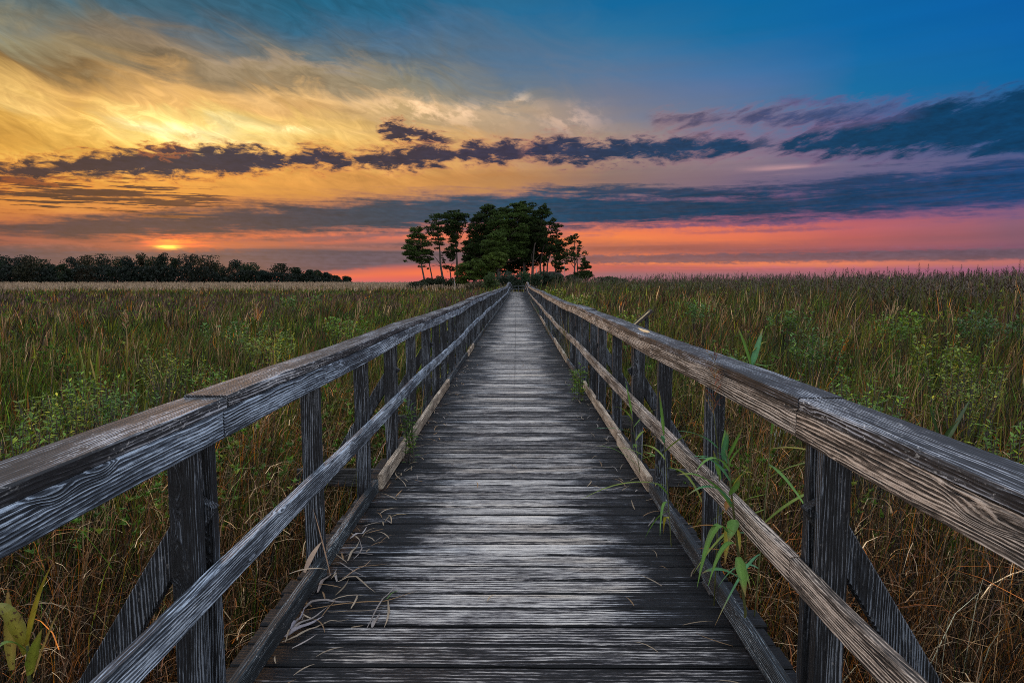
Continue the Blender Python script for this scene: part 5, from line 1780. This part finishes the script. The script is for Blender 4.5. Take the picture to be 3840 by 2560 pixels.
# ------------------------------------------------------------------ dead leaves and straw on the deck
q8 = lambda x, y, z=.004: on_plane(1000 + x / 2.613, 1900 + y / 2.613, z)
STRAW, GREY, FAWN = (.27, .20, .125), (.25, .215, .195), (.31, .24, .165)
GL = 'dead reed leaves on the deck'
lit = [
    ('long brown reed stalk with a frayed end lying across the deck', [(400, 1015), (640, 985), (950, 955), (1150, 935), (1300, 895), (1475, 850)], .008, (.26, .15, .06), .012, 'dead_stalk'),
    ('thin straw lying parallel to the long brown stalk', [(600, 1035), (680, 1048), (900, 1035), (1060, 1015), (1180, 990)], .005, STRAW, .010, 'straw'),
    ('broad grey dead leaf at the root of the long brown stalk', [(365, 1010), (440, 960), (590, 935), (740, 948), (850, 960)], .018, GREY, .014, 'dead_leaf'),
    ('bent straw folded like a hook over the long stalk', [(985, 1198), (1060, 1060), (1140, 930), (1190, 870), (1250, 805), (1280, 835)], .006, GREY, .016, 'straw'),
    ('green tipped dead leaf beside the hooked straw', [(1285, 835), (1200, 905), (1150, 930)], .006, (.08, .16, .03), .018, 'dead_leaf'),
    ('dead leaf pointing straight down from the long stalk', [(1190, 925), (1197, 1050), (1180, 1120), (1152, 1205)], .009, FAWN, .010, 'dead_leaf'),
    ('short broad pale leaf beneath the hooked straw', [(1033, 1187), (1060, 1130), (1108, 1058)], .016, GREY, .008, 'dead_leaf'),
    ('long fawn leaf curving along the edge of the deck at the lower left', [(150, 1335), (300, 1290), (430, 1215), (520, 1175), (605, 1158)], .012, FAWN, .012, 'dead_leaf'),
    ('ribbed grey dead leaf, broadest of the pile at the lower left', [(180, 1290), (290, 1235), (430, 1160), (560, 1105)], .026, (.30, .27, .29), .016, 'dead_leaf'),
    ('second ribbed leaf above the broadest one', [(200, 1270), (320, 1190), (450, 1110), (600, 1022)], .014, GREY, .020, 'dead_leaf'),
    ('straw ending in a curl right of the ribbed leaves', [(560, 1145), (660, 1132), (810, 1120)], .006, FAWN, .010, 'straw'),
    ('twin tipped grey leaf standing up from the pile', [(230, 1240), (300, 1170), (378, 1040)], .014, (.30, .28, .32), .03, 'dead_leaf'),
    ('short grey leaf leaning on the twin tipped one', [(260, 1215), (330, 1150), (372, 1112)], .010, GREY, .03, 'dead_leaf'),
    ('thin stem crossing the pile of ribbed leaves', [(185, 1355), (235, 1250), (250, 1165)], .006, FAWN, .03, 'straw'),
    ('long bowed straw arching away from the left toe board', [(605, 560), (720, 570), (830, 625), (975, 715)], .007, GREY, .012, 'straw'),
    ('straw crossing the bowed one', [(745, 715), (870, 650), (960, 590), (1030, 545)], .007, (.30, .19, .11), .016, 'straw'),
    ('leaf with a torn end below the crossing straws', [(700, 740), (790, 705), (880, 702), (960, 760), (1010, 810), (1065, 858)], .009, FAWN, .010, 'dead_leaf'),
    ('curled leaf like a comma near the left toe board', [(690, 742), (672, 690), (668, 655), (690, 632)], .012, GREY, .014, 'dead_leaf'),
    ('dead leaf pair sloping down from the left toe board', [(500, 850), (545, 760), (600, 700), (640, 685)], .016, (.30, .24, .21), .016, 'dead_leaf'),
    ('upright pale leaf by the scraps at the left toe board', [(795, 545), (850, 450), (910, 368)], .012, FAWN, .02, 'dead_leaf'),
    ('looped straw above the scraps', [(850, 520), (915, 470), (935, 420), (915, 350), (900, 320)], .006, GREY, .012, 'straw'),
    ('crumpled pale leaf beside the far scraps', [(820, 322), (880, 300), (940, 275), (985, 225)], .016, (.40, .37, .36), .02, 'dead_leaf'),
    ('lone straw far out to the right of the pile', [(1225, 95), (1320, 80), (1400, 70)], .006, (.45, .33, .16), .008, 'straw')]
for lab, pts, w, col, lift, nm in lit:
    P = [q8(*p) for p in pts]
    c0 = sum((Vector(p) for p in P), Vector()) / len(P)
    c0.z = 0.004
    g = Geo()
    # resample
    fine = []
    for i in range(len(P) - 1):
        for k in range(4):
            fine.append(Vector(P[i]).lerp(Vector(P[i + 1]), k / 4))
    fine.append(Vector(P[-1]))
    n_ = len(fine)
    pp = [p - c0 + Vector((0, 0, lift * .45 + lift * .6 * math.sin(1.6 * i / n_ * math.pi) ** 2)) for i, p in enumerate(fine)]
    ribbon(g, pp, leaf_w(w, n_), tuple(v * .8 for v in col), fold=.35)
    o = g.build(nm, M_STRAW, None, False, c0)
    tag(o, lab, 'straw' if nm == 'straw' else 'dead leaf', GL)
# leaves caught over the left toe board
g0 = [((220, 655), (590, 610), .14, .012, FAWN, 'fawn leaf lying over the left toe board'), ((372, 640), (542, 338), .12, .030, (.28, .20, .14), 'broad brown leaf leaning upright on the left toe board'), ((625, 670), (455, 20), .10, .006, (.24, .15, .09), 'thin brown stem leaning back from the left toe board into the grass')]
for a, b_, z, w, col, lab in g0:
    A, B_ = on_plane(1000 + a[0] / 2.613, 1900 + a[1] / 2.613, z), on_plane(1000 + b_[0] / 2.613, 1900 + b_[1] / 2.613, z + .02)
    if 'upright' in lab or 'stem' in lab:
        B_ = at(1000 + b_[0] / 2.613, 1900 + b_[1] / 2.613, A.y + .10)
    g = Geo()
    c0 = A.copy()
    ribbon(g, [p - c0 for p in curve3(A, B_, .012, 8)], leaf_w(w, 8), col)
    tag(g.build('dead_leaf', M_STRAW, None, False, c0), lab, 'dead leaf', 'dead reed leaves on the deck')
# straw that nobody would count, blown along both edges
g = Geo()
for k in range(260):
    sgn = -1 if rd.random() < .68 else 1
    y = rd.uniform(1.2, 1.6) + rd.expovariate(1 / 6.0)
    if y > 40:
        continue
    x = sgn * (.88 - abs(rd.gauss(0, .13)))
    if rd.random() < .08:
        x = rd.uniform(-.8, .8)
    a = rd.uniform(0, 3.14)
    L = rd.uniform(.03, .16)
    z = rise(y) + .008
    p, q = Vector((x + drift(y), y, z)), Vector((x + drift(y) + math.cos(a) * L, y + math.sin(a) * L, z + rd.uniform(0, .02)))
    c = rd.choice([STRAW, GREY, FAWN, (.22, .13, .06)])
    f = rd.uniform(.5, 1.1)
    ribbon(g, curve3(p, q, rd.uniform(.0, .012), 5, rd.uniform(-.12, .12)), leaf_w(rd.uniform(.003, .008) + .0003 * y, 5), tuple(v * f for v in c))
tag(g.build('straw_litter', M_STRAW), 'scraps of straw blown along both edges of the deck', kind='stuff')

# ------------------------------------------------------------------ the slanted sign beyond the right railing
D = 13.0
A1, A2 = at(2448, 1164, D), at(2389, 1216, D)            # upper and lower corner of the near edge
sl = A1 - A2
ln = 0.30
root = empty('sign_stand', ((A1.x), D + ln / 2, GROUND), 'small slanted sign panel on a wooden post beyond the right railing', 'sign')
inv = -Vector(root.location)
u, v = sl.normalized(), Vector((0, 1, 0))
nrm = u.cross(v).normalized()
if nrm.z < 0:
    nrm = -nrm
H_ = sl.length * 1.25
ctr = A1.lerp(A2, .5) + Vector((0, ln / 2, 0)) - u * (H_ * .1) + inv


def slab(g, c, hu, hv, hn, col=None):
    vs = [tuple(c + u * (a * hu) + v * (b_ * hv) + nrm * (n_ * hn)) for n_ in (-1, 1) for a, b_ in ((-1, -1), (1, -1), (1, 1), (-1, 1))]
    g.add(vs, [(3, 2, 1, 0), (4, 5, 6, 7), (0, 1, 5, 4), (1, 2, 6, 5), (2, 3, 7, 6), (3, 0, 4, 7)], col)


M_DKW = plain('dark_sign_frame', (.016, .011, .010), .6)
g = Geo()
slab(g, ctr - nrm * .012, H_ / 2, ln / 2, .012)
g.build('back_board', M_DKW, root)
for s in (-1, 1):
    g = Geo()
    slab(g, ctr + v * (s * (ln / 2 - .012)) + nrm * .008, H_ / 2, .014, .014)
    g.build('frame_strip', M_DKW, root)
    g = Geo()
    slab(g, ctr + u * (s * (H_ / 2 - .014)) + nrm * .009, .016, ln / 2 - .027, .013)
    g.build('frame_strip', M_DKW, root)
m, t, b = new_mat('sign_print')
tc = t.nodes.new('ShaderNodeTexCoord')
P3 = sep(t, Ex(t, tc.outputs['Object']))
row = (P3[2] * 95.0)._m('FRACT')
word = noise(t, vec(t, P3[1] * 60.0, (P3[2] * 95.0)._m('FLOOR') * 3.7), 1.0, 2, dims='2D')
ink = row.sstep(.30, .40) * word.sstep(.42, .50)
setc(t, b, 'Base Color', mix(t, ink * .75, C(.52, .40, .19), C(.05, .045, .035)))
b.inputs['Roughness'].default_value = .45
g = Geo()
slab(g, ctr + nrm * .003, H_ / 2 - .03, ln / 2 - .026, .003)
g.build('panel', m, root)
g = Geo()
pt = ctr + u * (H_ * .22) - nrm * .03
beam([(pt.x, pt.y, -.2), (pt.x, pt.y, pt.z - .02)], .07, .07, g, .004, 'z')
g.build('post', M_POST, root)

# splinter of fresh wood on the right cap
g = Geo()
R = railings['right']
pts = [(2392, 1229), (2402, 1231), (2416, 1236), (2428, 1238), (2437, 1244), (2428, 1246), (2412, 1242), (2400, 1236)]
top = [on_plane(px, py, 1.0635) for px, py in pts]
vs = [tuple(p) for p in top] + [tuple(p - Vector((0, 0, .006))) for p in top]
n_ = len(pts)
g.add(vs, [tuple(range(n_))[::-1], tuple(range(n_, 2 * n_))] + [(i, (i + 1) % n_, n_ + (i + 1) % n_, n_ + i) for i in range(n_)])
o = g.build('split', M_SPLIT, R)
o['label'] = 'pale split of fresh wood on the right cap'
# bolt heads where the rails meet the near posts
M_BOLT = plain('rusty_bolt', (.05, .035, .028), .6)
for sgn, side in ((-1, 'left'), (1, 'right')):
    for py in PY[1:8]:
        for zz in (.955, .995, .505):
            g = Geo()
            limb(g, [(sgn * .884 - sgn * .002, py + .004, zz), (sgn * .876, py + .004, zz)], .006, .0055, 8)
            g.build('bolt', M_BOLT, railings[side])
